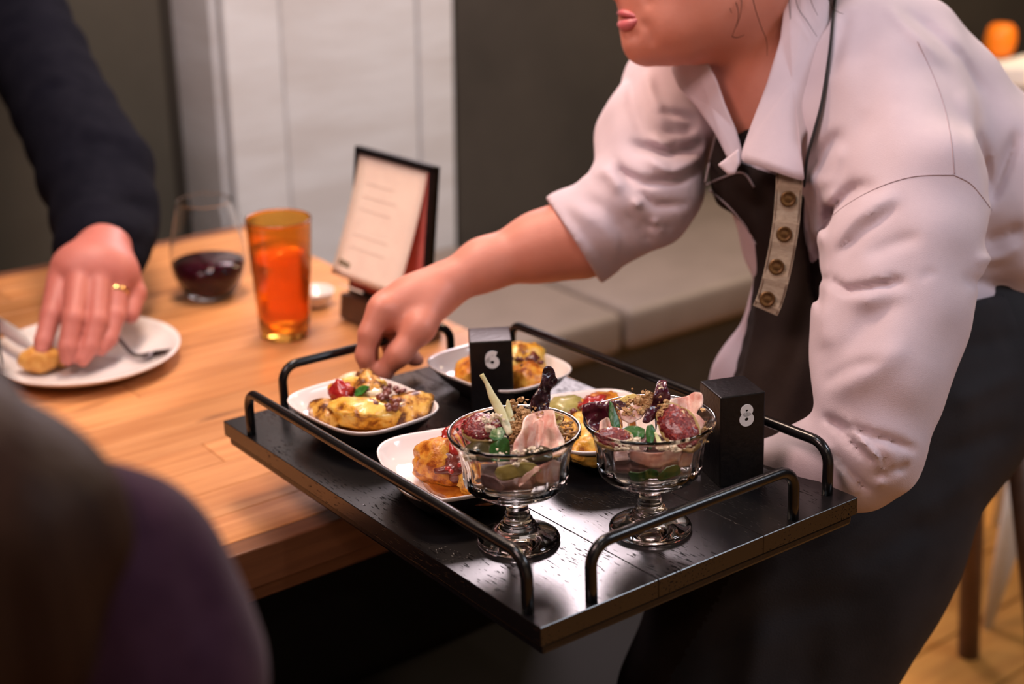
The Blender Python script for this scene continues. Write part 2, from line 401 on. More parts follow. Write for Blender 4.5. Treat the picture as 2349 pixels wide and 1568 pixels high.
M['floor_board'] = mat('amber_floor_board', (0.42, 0.19, 0.045), 0.38, col2=(0.52, 0.25, 0.06), nscale=5, detail=6, stretch=(0.6, 9, 9), rnd=0.12)
M['wall_dark'] = mat('dark_plaster', (0.042, 0.037, 0.032), 0.8, spec=0.2, col2=(0.054, 0.047, 0.040), nscale=3, bump=0.15, bscale=40)
M['wall_olive'] = mat('olive_grey_plaster', (0.072, 0.064, 0.050), 0.8, spec=0.2, col2=(0.086, 0.077, 0.061), nscale=3, bump=0.15, bscale=40)
M['white_paint'] = mat('white_painted_board', (0.56, 0.575, 0.61), 0.7, col2=(0.49, 0.485, 0.50), nscale=5, detail=5, stretch=(0.5, 0.5, 2.4), bump=0.3, bscale=12, bstretch=(1, 1, 4), rnd=0.03)
M['wall_cream'] = mat('cream_plaster', (0.62, 0.55, 0.45), 0.8, col2=(0.66, 0.59, 0.49), nscale=3)
M['ceiling'] = mat('dark_ceiling', (0.12, 0.11, 0.10), 0.9)
M['bench_top'] = mat('taupe_leather', (0.165, 0.132, 0.110), 0.55, col2=(0.19, 0.152, 0.128), nscale=8, bump=0.1, bscale=120)
M['bench_base'] = mat('green_black_panel', (0.022, 0.027, 0.026), 0.5, col2=(0.03, 0.035, 0.034), nscale=6)
M['dark_seat'] = mat('dark_vinyl', (0.010, 0.009, 0.010), 0.65, spec=0.15, bump=0.05, bscale=200)
M['cream_paper'] = mat('cream_paper', (0.82, 0.68, 0.58), 0.8, col2=(0.78, 0.63, 0.54), nscale=30)
M['pink_card'] = mat('coral_card', (0.62, 0.12, 0.10), 0.7, col2=(0.67, 0.16, 0.13), nscale=20)
M['faint_ink'] = mat('faint_grey_ink', (0.70, 0.56, 0.48), 0.8)
M['ink'] = mat('dark_olive_ink', (0.10, 0.07, 0.02), 0.8)
M['pale_paint'] = mat('pale_grey_paint', (0.60, 0.62, 0.62), 0.4)
M['lamp_glow'] = mat('orange_lamp_glass', (0.9, 0.20, 0.01), 0.4, emit=0.32)
M['napkin'] = mat('white_linen', (0.8, 0.74, 0.70), 0.9, bump=0.3, bscale=500)

# ------------------------------------------------------------------ the setting (room frame: x = U, y = V)
def structure(name, V, F, m, M_=None, parent=None, smooth=False):
    o = ob(name, V, F, m, parent, M_ if M_ is not None else (ROOM if parent is None else None), smooth=smooth, auto=30 if smooth else None)
    if parent is None: o['kind'] = 'structure'
    return o
fl = structure('floor', *box(8.4, 6.9, 0.04, (0.8, -0.05, -0.035)), M['walnut'])
bw, gap = 0.14, 0.004
meshes = {}
k = 0
for i in range(48):
    v = -3.4 + bw * (i + 0.5); u = -3.4; first = True
    while u < 4.98:
        ln = 1.9 if not first else (0.7, 1.3, 1.0, 1.6)[i % 4]
        first = False; ln = min(ln, 5.0 - u); key = round(ln, 3)
        if ln < 0.1: break
        if key not in meshes:
            o = ob('floor_board', *box(ln - gap, bw - gap, 0.02, (0, 0, 0), 0.002, 1), M['floor_board'], fl, at((u + ln / 2, v, -0.010)), smooth=False); meshes[key] = o.data
        else:
            o = bpy.data.objects.new('floor_board', meshes[key]); C.objects.link(o); put(o, at((u + ln / 2, v, -0.010)), fl)
        u += ln
structure('wall_back', *box(8.4, 0.12, 3.0, (0.8, 2.82, 1.5)), M['wall_dark'])
structure('wall_left', *box(0.12, 6.3, 3.0, (-3.36, -0.34, 1.5)), M['wall_olive'])
structure('wall_right', *box(0.12, 6.3, 3.0, (4.96, -0.34, 1.5)), M['wall_dark'])
structure('wall_front', *box(8.4, 0.12, 3.0, (0.8, -3.46, 1.5)), M['wall_cream'])
structure('ceiling', *box(8.4, 6.9, 0.1, (0.8, -0.05, 3.05)), M['ceiling'])
structure('baseboard_back', *box(0.9, 0.015, 0.12, (0.75, 2.752, 0.06), 0.003), M['walnut'])
# olive panel covering the wall left of the column
pan = structure('trim_1', *box(4.48, 0.03, 2.98, (-1.02, 2.744, 1.49), 0.004), M['wall_olive'])
structure('trim_2', *box(3.13, 0.19, 2.98, (3.41, 2.66, 1.49), 0.004), M['wall_dark'])
# the white column: a core clad in painted boards
colm = structure('wall_column', *box(0.545, 0.20, 2.98, (1.552, 2.68, 1.49)), M['white_paint'])
bx = [(1.274, 1.40), (1.402, 1.735), (1.737, 1.83)]
for a, b in bx:
    ob('board', *box(b - a, 0.022, 2.97, (0, 0, 0), 0.003, 1), M['white_paint'], colm, at(((a + b) / 2, 2.569 - (0.004 if b > 1.8 else 0), 1.49)), smooth=False)
ob('board', *box(0.02, 0.19, 2.97, (0, 0, 0), 0.003, 1), M['white_paint'], colm, at((1.268, 2.68, 1.49)), smooth=False)

# banquette along the back wall
bn = thing('banquette', 'long taupe leather banquette with a dark base along the dark wall', 'bench', ROOM @ at((2.6, 2.25, 0)))
ob('base', *box(2.22, 0.54, 0.36, (-0.33, 0.025, 0.18), 0.006), M['bench_base'], bn, smooth=False)
for i, (a, b) in enumerate([(-1.40, -0.78), (-0.77, 0.02), (0.03, 0.78)]):
    ob('seat_cushion', *box(b - a, 0.59, 0.09, ((a + b) / 2, 0.0, 0.405), 0.02, 3), M['bench_top'], bn, auto=40)

# the near guests' bench
nb = thing('guest_bench', 'black vinyl bench at the near side of the wooden table', 'bench', ROOM @ at((-0.09, 0.90, 0)))
ob('seat', *box(2.26, 0.64, 0.07, (0.07, 0.01, 0.415), 0.025, 4), M['dark_seat'], nb, auto=40)
for a in (-0.98, 0.98):
    for b in (-0.26, 0.26): ob('leg', *box(0.05, 0.05, 0.38, (a, b, 0.19), 0.004), M['black_metal'], nb, smooth=False)

# ------------------------------------------------------------------ the table
tb = thing('dining_table', 'long wooden dining table of glued oak staves with a thick edge coloured as in shade', 'table', ROOM @ at((-0.35, 1.585, 0)))
u0, u1, v0, v1 = -1.40, 1.40, -0.495, 0.495
ns = 17; sw = (v1 - v0 - 0.05) / ns
for i in range(ns):
    v = v0 + 0.025 + sw * (i + 0.5); us = [u0 + 0.0, u0 + (0.55, 1.05, 0.8, 1.3)[i % 4], u0 + (1.75, 2.2, 1.95, 2.35)[i % 4], u1 - 0.0]
    for a, b in zip(us[:-1], us[1:]):
        ob('stave', *box(b - a - 0.0006, sw - 0.0006, 0.040, (0, 0, 0), 0.0007, 1), M['stave'], tb, at(((a + b) / 2, v, 0.73)), smooth=False)
for s in (-1, 1):
    ob('edge_strip', *box(u1 - u0, 0.025, 0.044, (0, 0, 0), 0.002, 2), M['stave_edge'], tb, at((0, s * (v1 - 0.0125), 0.728)), smooth=False)
    ob('under_rail', *box(u1 - u0 - 0.02, 0.02, 0.018, (0, 0, 0), 0.002, 1), M['stave_edge'], tb, at((0, s * (v1 - 0.016), 0.697)), smooth=False)
ob('shade_panel', *box(2.66, 0.03, 0.62, (0.06, -0.325, 0.375), 0.004), M['dark_seat'], tb, smooth=False)  # added black panel, stands in for the shade under the table
for a in (-1.1, 0.95):
    ob('pedestal', *lathe([(0.035, 0.03), (0.035, 0.67)], 20), M['black_metal'], tb, at((a, 0, 0)), auto=40)
    ob('foot', *box(0.08, 0.6, 0.03, (a, 0, 0.015), 0.006), M['black_metal'], tb, smooth=False)
    ob('top_bracket', *box(0.08, 0.62, 0.02, (a, 0, 0.679), 0.004), M['black_metal'], tb, smooth=False)

# ------------------------------------------------------------------ things far behind, right
def chair(name, label, loc, rz, m, mseat, h=0.45, r0=0.024, r1=0.009, w=0.42):
    t = thing(name, label, 'chair', at(loc, rz))
    ob('seat', *box(w, w, 0.035, (0, 0, h), 0.015, 3), mseat, t, auto=40)
    for sx in (-1, 1):
        for sy in (-1, 1):
            top = np.array([sx * (w / 2 - 0.04), sy * (w / 2 - 0.04), h - 0.017]); bot = np.array([sx * (w / 2 - 0.0), sy * (w / 2 - 0.0), 0.0])
            ob('leg', *tube(np.array([top, (top + bot) / 2, bot]), [r0, (r0 + r1) / 2 + 0.002, r1], seg=12, nhint=(1, 0, 0)), m, t)
    ob('backrest', *box(w, 0.025, 0.24, (0, w / 2 - 0.01, h + 0.32), 0.01, 2), mseat, t, auto=40)
    for sx in (-1, 1): ob('back_post', *tube(np.array([(sx * (w / 2 - 0.05), w / 2 - 0.03, h), (sx * (w / 2 - 0.05), w / 2 - 0.01, h + 0.22)]), 0.011, seg=8, nhint=(0, 1, 0)), m, t)
    return t
# leg foot points on the floor: dark (0.815,2.117), pale (0.877,2.201)
chair('dining_chair', 'pale grey chair with tapered legs on the amber floor behind the server', (0.877 + 0.21 * 0.94 + 0.21 * 0.34, 2.201 + 0.21 * 0.94 - 0.21 * 0.34, 0), R(-20), M['pale_paint'], M['dark_seat'], r0=0.036, r1=0.008)
st = thing('side_stool', 'dark wooden stool beside the pale chair on the amber floor', 'stool', at((0.66, 1.93, 0), R(0)))
ob('seat', *lathe([(0.0, 0.59), (0.15, 0.59), (0.165, 0.60), (0.165, 0.62), (0.15, 0.63), (0.0, 0.63)], 32, close=False), M['walnut'], st)
for a in (50, 140, 230, 320):
    ca, sa = math.cos(R(a)), math.sin(R(a))
    ob('leg', *tube(np.array([(0.10 * ca, 0.10 * sa, 0.59), (0.243 * ca, 0.243 * sa, 0.0)]), [0.020, 0.019], seg=12, nhint=(1, 0, 0)), M['walnut'], st)
ft = thing('far_table', 'small dark table with an orange lamp far behind the server', 'table', ROOM @ at((4.05, 1.45, 0)))
ob('tabletop', *box(1.0, 1.1, 0.04, (0, 0, 0.73), 0.006), M['walnut'], ft, smooth=False)
for a in (-0.44, 0.44):
    for b in (-0.48, 0.48): ob('leg', *box(0.05, 0.05, 0.71, (a, b, 0.355), 0.004), M['walnut'], ft, smooth=False)
lp_ = PZ(2288, 150, 0.75)
lam = thing('table_lamp', 'small glowing orange glass lamp on the far dark table', 'lamp', at((lp_[0], lp_[1], 0.75)))
ob('base', *lathe([(0.045, 0), (0.045, 0.012), (0.03, 0.02), (0.03, 0.024)], 24), M['brass'], lam)
ob('lamp_shade', *lathe([(0.024, 0.024), (0.038, 0.042), (0.041, 0.070), (0.036, 0.098), (0.024, 0.110)], 24), M['lamp_glow'], lam)
for i, (x, y, rr) in enumerate([(2330, 168, 0.10), (2420, 235, 0.12)]):
    q = PZ(x, y, 0.75)
    t = tag(ob('dinner_plate', *lathe([(0.0, 0.004), (rr * .55, 0.004), (rr * .6, 0), (rr * .66, 0.004), (rr, 0.022), (rr, 0.026), (rr * .62, 0.011), (0, 0.010)], 32, close=False), M['white_ceramic'], None, at((q[0], q[1], 0.75))),
        ['small white plate on the far table beside the orange lamp', 'larger white plate on the far table by the right frame edge'][i], 'plate')
q = PZ(2338, 190, 0.775)
V_, F_ = blob((0, 0, 0), (0.085, 0.07, 0.035), 3, 0.35, 1.8, 4)
tag(ob('folded_napkin', V_, F_, M['napkin'], None, at((q[0], q[1], 0.80))), 'crumpled white napkin on the small plate on the far table', 'napkin')

# ------------------------------------------------------------------ the tray
tr = thing('serving_tray', 'black wooden serving tray with four black metal rails held by the server', 'tray', TRAY)
TX, TY = 0.3445, 0.5412
mt = mat('black_tray_wood', (0.006, 0.005, 0.0053), 0.26, spec=0.55)
nt = mt.node_tree; b_ = nt.nodes['Principled BSDF']; L_ = nt.links
tc = nt.nodes.new('ShaderNodeTexCoord'); mp = nt.nodes.new('ShaderNodeMapping'); mp.inputs['Scale'].default_value = (1, 0.16, 1); L_.new(tc.outputs['Object'], mp.inputs[0])
gr = nt.nodes.new('ShaderNodeTexNoise'); gr.inputs['Scale'].default_value = 520; gr.inputs['Detail'].default_value = 2; L_.new(mp.outputs[0], gr.inputs['Vector'])
wr = nt.nodes.new('ShaderNodeTexNoise'); wr.inputs['Scale'].default_value = 11; wr.inputs['Detail'].default_value = 3; L_.new(tc.outputs['Object'], wr.inputs['Vector'])
ad = nt.nodes.new('ShaderNodeMath'); ad.operation = 'MULTIPLY_ADD'; ad.inputs[1].default_value = 0.55; L_.new(wr.outputs[0], ad.inputs[0]); L_.new(gr.outputs[0], ad.inputs[2])
pit = nt.nodes.new('ShaderNodeValToRGB'); pit.color_ramp.elements[0].position = 0.905; pit.color_ramp.elements[1].position = 0.955; pit.color_ramp.elements[0].color = (1, 1, 1, 1); pit.color_ramp.elements[1].color = (0, 0, 0, 1)
L_.new(ad.outputs[0], pit.inputs[0])
g2 = nt.nodes.new('ShaderNodeMath'); g2.operation = 'MULTIPLY_ADD'; g2.inputs[1].default_value = 0.10; L_.new(gr.outputs[0], g2.inputs[0]); L_.new(pit.outputs[0], g2.inputs[2])
bp = nt.nodes.new('ShaderNodeBump'); bp.inputs['Strength'].default_value = 0.28; bp.inputs['Distance'].default_value = 0.0010; L_.new(g2.outputs[0], bp.inputs['Height']); L_.new(bp.outputs[0], b_.inputs['Normal'])
sp = nt.nodes.new('ShaderNodeMapRange'); sp.inputs['To Min'].default_value = 0.05; sp.inputs['To Max'].default_value = 0.75; L_.new(pit.outputs[0], sp.inputs[0]); L_.new(sp.outputs[0], b_.inputs['Specular IOR Level'])
M['tray'] = mt
# the board is glued from three planks laid along its length
for i, (a, b) in enumerate([(0.0, 0.11465), (0.1150, 0.2294), (0.22975, TX)]):
    ob('plank', *box(b - a, TY, 0.016, ((a + b) / 2, TY / 2, -0.008), 0.0005, 1), M['tray'], tr, smooth=False)
ob('under_board', *box(TX - 0.006, TY - 0.006, 0.010, (TX / 2, TY / 2, -0.0211), 0.003, 2), M['black_block'], tr, smooth=False)
def rail(p0, p1, h=0.046, r=0.0048, br=0.018):
    p0 = np.array([*p0, 0.0]); p1 = np.array([*p1, 0.0]); d = (p1 - p0) / np.linalg.norm(p1 - p0); up = np.array([0, 0, 1.0]); pts = [p0 - up * 0.002, p0 + up * (h - br) * .5]
    for q in np.linspace(0, math.pi / 2, 8): pts.append(p0 + up * (h - br) + d * br * (1 - math.cos(q)) + up * br * math.sin(q))
    for t in (0.25, 0.5, 0.75): pts.append(p0 + (p1 - p0) * t + up * h)
    for q in np.linspace(math.pi / 2, 0, 8): pts.append(p1 + up * (h - br) - d * br * (1 - math.cos(q)) + up * br * math.sin(q))
    pts += [p1 + up * (h - br) * .5, p1 - up * 0.002]
    side = np.cross(d, up)
    return ob('rail', *tube(np.array(pts), r, seg=14, nhint=side), M['black_metal'], tr)
rail((0.0065, 0.024), (0.0065, 0.488)); rail((0.054, 0.0075), (0.272, 0.0075))
rail((0.330, 0.022), (0.330, 0.488)); rail((0.066, 0.531), (0.276, 0.531))

# ------------------------------------------------------------------ number blocks
def flat_ring(cx, cz, rx, rz, sw, n=40, a0=0.0, a1=2 * math.pi, t=0.0006):
    V, F = [], []; closed = abs(a1 - a0) > 6.28; m = n if closed else n + 1
    for i in range(m):
        a = a0 + (a1 - a0) * i / n
        for rr in (-sw / 2, sw / 2):
            for y in (0, -t): V.append((cx + (rx + rr) * math.cos(a), y, cz + (rz + rr) * math.sin(a)))
    for i in range(n if closed else n):
        j = (i + 1) % m; a, b = i * 4, j * 4
        F += [(a + 1, a + 3, b + 3, b + 1), (a, b, b + 2, a + 2), (a, a + 1, b + 1, b), (a + 2, b + 2, b + 3, a + 3)]
    if not closed:
        F += [(0, 2, 3, 1), (4 * n, 4 * n + 1, 4 * n + 3, 4 * n + 2)]
    return np.array(V), F
def block(x, y, rz, digit, label):
    t = thing('number_block', label, 'table number', TRAY @ at((x, y, 0), rz))
    ob('block_body', *box(0.0425, 0.0460, 0.085, (0, 0, 0.0425), 0.0012, 2), M['black_block'], t, smooth=False)
    f = -0.0231; z = 0.066
    if digit == '8':
        parts = [flat_ring(0, z + 0.0038, 0.0036, 0.0034, 0.0047), flat_ring(0, z - 0.0044, 0.0043, 0.0041, 0.0050)]
    else:
        parts = [flat_ring(0, z - 0.0030, 0.0045, 0.0042, 0.0050)]
        pth = [(-0.0047, z - 0.003), (-0.0046, z + 0.0022), (-0.0027, z + 0.0057), (0.0008, z + 0.0066), (0.0043, z + 0.0052)]
        pp = smooth_path([(a, 0, b) for a, b in pth], 16); V, F = [], []
        for i, p in enumerate(pp):
            tg = pp[min(i + 1, 15)] - pp[max(i - 1, 0)]; tg /= np.linalg.norm(tg); nn = np.array([-tg[2], 0, tg[0]])
            for s in (-0.0024, 0.0024):
                for yy in (0, -0.0006): V.append(p + nn * s + np.array([0, yy, 0]))
        for i in range(15):
            a, b = i * 4, i * 4 + 4; F += [(a + 1, b + 1, b + 3, a + 3), (a, a + 2, b + 2, b), (a, b, b + 1, a + 1), (a + 2, a + 3, b + 3, b + 2)]
        F += [(0, 1, 3, 2), (60, 62, 63, 61)]
        parts.append((np.array(V), F))
    V, F = join(*parts); V[:, 1] += f
    ob('numeral', V, F, M['white_print'], t, at((0.0035 if digit == '8' else 0.001, 0, 0)), smooth=False)
    return t
block(0.2225, 0.374, R(-33), '6', 'black table number block with a white 6, its top catching light')
block(0.2968, 0.1060, R(-20.5), '8', 'black table number block with a white 8 beside the right coupe')

# ------------------------------------------------------------------ dishes on the tray
def dish_mesh(hx, hy, h=0.032, e=3.6):
    prof = [(0.0, 0.0035), (0.50, 0.0035), (0.53, 0.0), (0.58, 0.0), (0.60, 0.003), (0.74, 0.010), (0.87, 0.020), (0.955, h - 0.004), (0.985, h - 0.002), (1.0, h + 0.0002), (0.992, h + 0.0012), (0.970, h), (0.945, h - 0.0025), (0.89, 0.0235), (0.81, 0.0178), (0.70, 0.0152), (0.3, 0.0145), (0.0, 0.0145)]
    n = 64; V, F = [], []
    for f, z in prof:
        ee = 2.2 + (e - 2.2) * min(1, f)
        for j in range(n):
            a = 2 * math.pi * j / n; c, s = math.cos(a), math.sin(a)
            rr = (abs(c) ** ee + abs(s) ** ee) ** (-1 / ee); V.append((hx * f * rr * c, hy * f * rr * s, z))
    for i in range(len(prof) - 1):
        for j in range(n): k = (j + 1) % n; F.append((i * n + j, i * n + k, (i + 1) * n + k, (i + 1) * n + j))
    return np.array(V), F
dishes = [(0.0935, 0.4140, R(4), 'rounded square white dish of yellow dumplings under the reaching hand'),
          (0.2600, 0.4150, R(3), 'rounded square white dish half hidden behind the number 6 block'),
          (0.0790, 0.2360, R(-17), 'rounded square white dish of red relish behind the left coupe'),
          (0.2400, 0.2270, R(-22), 'rounded square white dish largely hidden behind the right coupe')]
DM = []
dm = None
for x, y, a, lb in dishes:
    Mx = TRAY @ at((x, y, 0), a); DM.append(Mx)
    if dm is None: 
        o = ob('square_dish', *dish_mesh(0.0575, 0.0765), [M['white_ceramic'], M['black_glaze']], None, Mx); dm = o.data
        for p_ in dm.polygons: p_.material_index = 1 if p_.index < 64 * 7 else 0
    else: o = bpy.data.objects.new('square_dish', dm); C.objects.link(o); put(o, Mx)
    tag(o, lb, 'dish', 'white square dishes on the tray')

# food materials
M['dumpling'] = mat('yellow_dumpling', (0.24, 0.065, 0.008), 0.36, col2=(0.74, 0.36, 0.035), col3=(0.80, 0.52, 0.11), nscale=62, detail=5, ramp=(0.36, 0.46), coat=0.3, bump=0.7, bscale=130)
M['seared'] = mat('seared_dumpling', (0.10, 0.025, 0.006), 0.36, col2=(0.46, 0.19, 0.025), col3=(0.74, 0.42, 0.08), nscale=75, detail=5, ramp=(0.42, 0.50), coat=0.3, bump=0.8, bscale=140)
M['orange_sauce'] = mat('orange_sauce', (0.30, 0.07, 0.006), 0.14, col2=(0.52, 0.18, 0.018), nscale=50, coat=0.6, bump=0.15, bscale=140)
M['fritter'] = mat('orange_fritter', (0.30, 0.06, 0.006), 0.38, col2=(0.62, 0.21, 0.018), col3=(0.74, 0.36, 0.05), nscale=70, detail=5, ramp=(0.38, 0.48), bump=0.9, bscale=150, coat=0.3)
M['red_relish'] = mat('red_relish', (0.33, 0.012, 0.014), 0.2, col2=(0.45, 0.04, 0.025), nscale=120, bump=0.5, bscale=220, coat=0.5)
M['dark_relish'] = mat('dark_relish', (0.10, 0.018, 0.014), 0.3, col2=(0.20, 0.045, 0.03), nscale=90, bump=0.5, bscale=200, coat=0.4)
M['cream'] = mat('cream_dollop', (0.80, 0.62, 0.40), 0.35, coat=0.3, bump=0.2, bscale=120)
M['herb'] = mat('green_herb', (0.02, 0.10, 0.012), 0.4, col2=(0.035, 0.17, 0.02), nscale=120, bump=0.4, bscale=300)
M['olive_green'] = mat('olive_green_slice', (0.30, 0.25, 0.06), 0.4, col2=(0.42, 0.36, 0.12), nscale=90, coat=0.2)
M['nut'] = mat('pale_nut', (0.70, 0.45, 0.20), 0.5, col2=(0.78, 0.56, 0.30), nscale=90)
def loc(Mx, V): V = np.asarray(V); A = np.array(Mx); return V @ A[:3, :3].T + A[:3, 3]
GROW = 1.22
def food(name, VF, m, label, cat, Mx=None, group=None, world=False):
    o = ob(name, np.asarray(VF[0]) * GROW, VF[1], m, None, Mx, world=world); tag(o, label, cat, group); return o
RX = lambda a, b, c: Matrix.Rotation(R(c), 4, 'Z') @ Matrix.Rotation(R(b), 4, 'Y') @ Matrix.Rotation(R(a), 4, 'X')
def halfmoon(L=0.034, W=0.017, H=0.013, seed=0):
    """a folded dumpling: domed body with a crimped seam"""
    V, F = ico(4); out = []
    for v in V:
        x, y, z = v; bend = 0.35 * x * x
        r = 1 + 0.16 * noise.noise(Vector((x * 2 + seed, y * 2, z * 2))) + 0.06 * noise.noise(Vector((x * 6 + seed, y * 6, z * 6)))
        yy = y * W * r + bend * W
        if y < -0.55: f = (-0.55 - y) / 0.45; z *= 1 - 0.75 * f; yy -= 0.004 * f * (1 + 0.4 * math.sin(x * 22))
        out.append((x * L * r, yy, (z * r) * H))
    return np.array(out), F
def puddle(rx, ry, h, seed, n=48, rings=6):
    V = [(0, 0, h)]; F = []
    for i in range(1, rings + 1):
        f = i / rings
        for j in range(n):
            a = 2 * math.pi * j / n; k = 1 + 0.22 * noise.noise(Vector((math.cos(a) * 1.4 + seed, math.sin(a) * 1.4, seed)))
            V.append((rx * f * k * math.cos(a), ry * f * k * math.sin(a), h * (1 - f ** 4) + 0.0008 * noise.noise(Vector((f * 3 * math.cos(a), f * 3 * math.sin(a), seed)))))
    for j in range(n):
        k = (j + 1) % n; F.append((0, 1 + j, 1 + k))
        for i in range(rings - 1): q = 1 + i * n; F.append((q + j, q + n + j, q + n + k, q + k))
    b = len(V); V.append((0, 0, -0.001)); q = 1 + (rings - 1) * n
    for j in range(n): F.append((q + (j + 1) % n, q + j, b))
    return np.array(V), F
def bits(c, spread, nbit, size, seed, hz=0.004, flat=0.5, shape=None):
    rg = random.Random(seed); ps = []
    for _ in range(nbit):
        a = rg.uniform(0, 6.28); r = math.sqrt(rg.random()); s = size * rg.uniform(0.5, 1.4)
        p = (c[0] + spread[0] * r * math.cos(a), c[1] + spread[1] * r * math.sin(a), c[2] + hz * (1 - r * r) * flat + rg.uniform(0, hz) * (1 - flat))
        ps.append(blob(p, (s, s * rg.uniform(.6, 1), s * rg.uniform(.6, 1)), 1, 0.5, 2.0, rg.uniform(0, 50)))
    return join(*ps)
def leaf(L, W, curl=0.3, fold=0.25, n=12, wn=6, thick=0.0007, seed=0, tipsharp=1.0):
    """a pointed leaf along +x with a folded midrib, curling up"""
    top, F = [], []
    for i in range(n + 1):
        s = i / n; hw = W * (math.sin(math.pi * min(1, s ** 0.75)) ** 0.8) * (1 - 0.25 * s) if 0 < s < 1 else 0.0006
        for j in range(wn + 1):
            q = j / wn * 2 - 1
            z = curl * L * s * s + fold * abs(q) * hw + 0.05 * L * noise.noise(Vector((s * 3, q * 1.5, seed)))
            top.append((L * s, hw * q, z))
    m = len(top); bot = [(x, y, z - thick) for x, y, z in top]; w_ = wn + 1
    for i in range(n):
        for j in range(wn):
            a = i * w_ + j; F.append((a, a + w_, a + w_ + 1, a + 1)); F.append((m + a, m + a + 1, m + a + w_ + 1, m + a + w_))
        a = i * w_; F.append((a, m + a, m + a + w_, a + w_)); a = i * w_ + wn; F.append((a, a + w_, m + a + w_, m + a))
    for j in range(wn): F.append((j, j + 1, m + j + 1, m + j)); a = n * w_ + j; F.append((a, m + a, m + a + 1, a + 1))
    return np.array(top + bot), F
FZ = 0.0146
def sauce(i, rx, ry, c, m, seed, label, rot=0): 
    tag(ob('sauce', *puddle(rx, ry, 0.0030, seed), m, None, DM[i] @ at((c[0], c[1], FZ + 0.001), rot)), label, 'sauce')
# dish 1 : yellow dumplings
sauce(0, 0.040, 0.052, (-0.004, -0.006), M['orange_sauce'], 1, 'orange sauce pooled in the dish under the reaching hand')
G1 = 'yellow dumplings under the reaching hand'
def pl(i, x, y, z, a, b, c): return DM[i] @ at((x, y, z)) @ RX(a, b, c)
food('dumpling', halfmoon(0.031, 0.018, 0.013, 1), M['dumpling'], 'bright yellow dumpling nearest the front rim, green leaf on top', 'dumpling', pl(0, -0.014, -0.026, FZ + 0.018, -18, 8, -42), G1)
food('dumpling', halfmoon(0.028, 0.016, 0.012, 2), M['seared'], 'seared brown dumpling leaning up at the back of the dumpling dish', 'dumpling', pl(0, 0.015, 0.006, FZ + 0.024, 62, 0, 60), G1)
food('dumpling', halfmoon(0.029, 0.017, 0.012, 3), M['seared'], 'browned dumpling at the right of the dumpling dish', 'dumpling', pl(0, 0.022, -0.036, FZ + 0.013, 8, -6, -20), G1)
food('dumpling', halfmoon(0.026, 0.016, 0.011, 4), M['dumpling'], 'yellow dumpling standing beneath the fingertips', 'dumpling', pl(0, 0.014, 0.022, FZ + 0.020, 50, 10, 118), G1)
food('dumpling', halfmoon(0.024, 0.014, 0.011, 5), M['seared'], 'brown edged dumpling at the left of the dumpling dish', 'dumpling', pl(0, -0.032, 0.012, FZ + 0.012, 5, 0, 75), G1)
food('relish', blob((0, 0, 0), (0.009, 0.012, 0.010), 3, 0.4, 2.2, 3, amp2=0.2), M['red_relish'], 'bright red relish heaped at the left of the yellow dumplings', 'relish', pl(0, -0.013, 0.016, FZ + 0.028, 0, 0, 0))
food('relish', bits((0, 0, 0), (0.024, 0.032), 60, 0.0030, 5, 0.008), M['dark_relish'], 'dark brown relish scattered between the yellow dumplings', 'relish', pl(0, 0.008, -0.016, FZ + 0.024, 0, 0, 0))['kind'] = 'stuff'
food('cream_dollop', blob((0, 0, 0), (0.011, 0.009, 0.006), 3, 0.35, 2, 7), M['cream'], 'pale cream dollop on the yellow dumplings beside the green leaf', 'cream', pl(0, 0.003, -0.014, FZ + 0.030, 0, 0, 30))
food('cream_dollop', blob((0, 0, 0), (0.010, 0.008, 0.006), 3, 0.3, 2, 9), M['cream'], 'white cream dollop at the back by the fingertips', 'cream', pl(0, 0.012, 0.036, FZ + 0.030, 0, 0, 0))
food('herb_leaf', leaf(0.016, 0.006, 0.2, 0.2), M['herb'], 'small green leaf on the bright yellow dumpling', 'leaf', pl(0, -0.014, -0.010, FZ + 0.034, 30, -20, -60))
food('crumb', bits((0, 0, 0), (0.006, 0.012), 9, 0.0014, 8, 0.001), M['dark_relish'], 'few dark crumbs on the bare right end of the dumpling dish', 'crumbs', pl(0, 0.036, -0.050, 0.016, 0, -30, 0))['kind'] = 'stuff'
# dish 3 : fritter with relish
sauce(2, 0.038, 0.050, (0.012, -0.014), M['orange_sauce'], 2, 'orange sauce pooled in the dish behind the left coupe')
G3 = 'orange dumplings behind the left coupe'
food('fritter', blob((0, 0, 0), (0.026, 0.020, 0.020), 4, 0.22, 1.5, 12, amp2=0.11), M['fritter'], 'glossy orange dumpling at the left of the relish dish', 'dumpling', pl(2, -0.002, 0.002, FZ + 0.017, 0, 0, -30), G3)
food('fritter', blob((0, 0, 0), (0.022, 0.018, 0.022), 4, 0.25, 1.5, 15, amp2=0.11), M['fritter'], 'orange dumpling at the back of the relish dish beside the coupe', 'dumpling', pl(2, 0.018, 0.012, FZ + 0.019, 0, 0, 50), G3)
food('fritter', blob((0, 0, 0), (0.020, 0.018, 0.014), 4, 0.25, 1.5, 17, amp2=0.11), M['dumpling'], 'yellow dumpling seen between the coupe and the front rim', 'dumpling', pl(2, 0.022, -0.036, FZ + 0.012, 0, 0, 10), G3)
food('relish', blob((0, 0, 0), (0.020, 0.014, 0.013), 4, 0.4, 2.0, 22, amp2=0.12), M['red_relish'], 'crimson relish on the orange dumplings behind the left coupe', 'relish', pl(2, 0.014, 0.003, FZ + 0.034, 0, 0, 40))
food('relish', blob((0, 0, 0), (0.024, 0.014, 0.012), 4, 0.45, 2.2, 25, amp2=0.2), M['dark_relish'], 'dark red relish sliding down to the front of the dish', 'relish', pl(2, 0.010, -0.020, FZ + 0.020, 0, 0, -25))
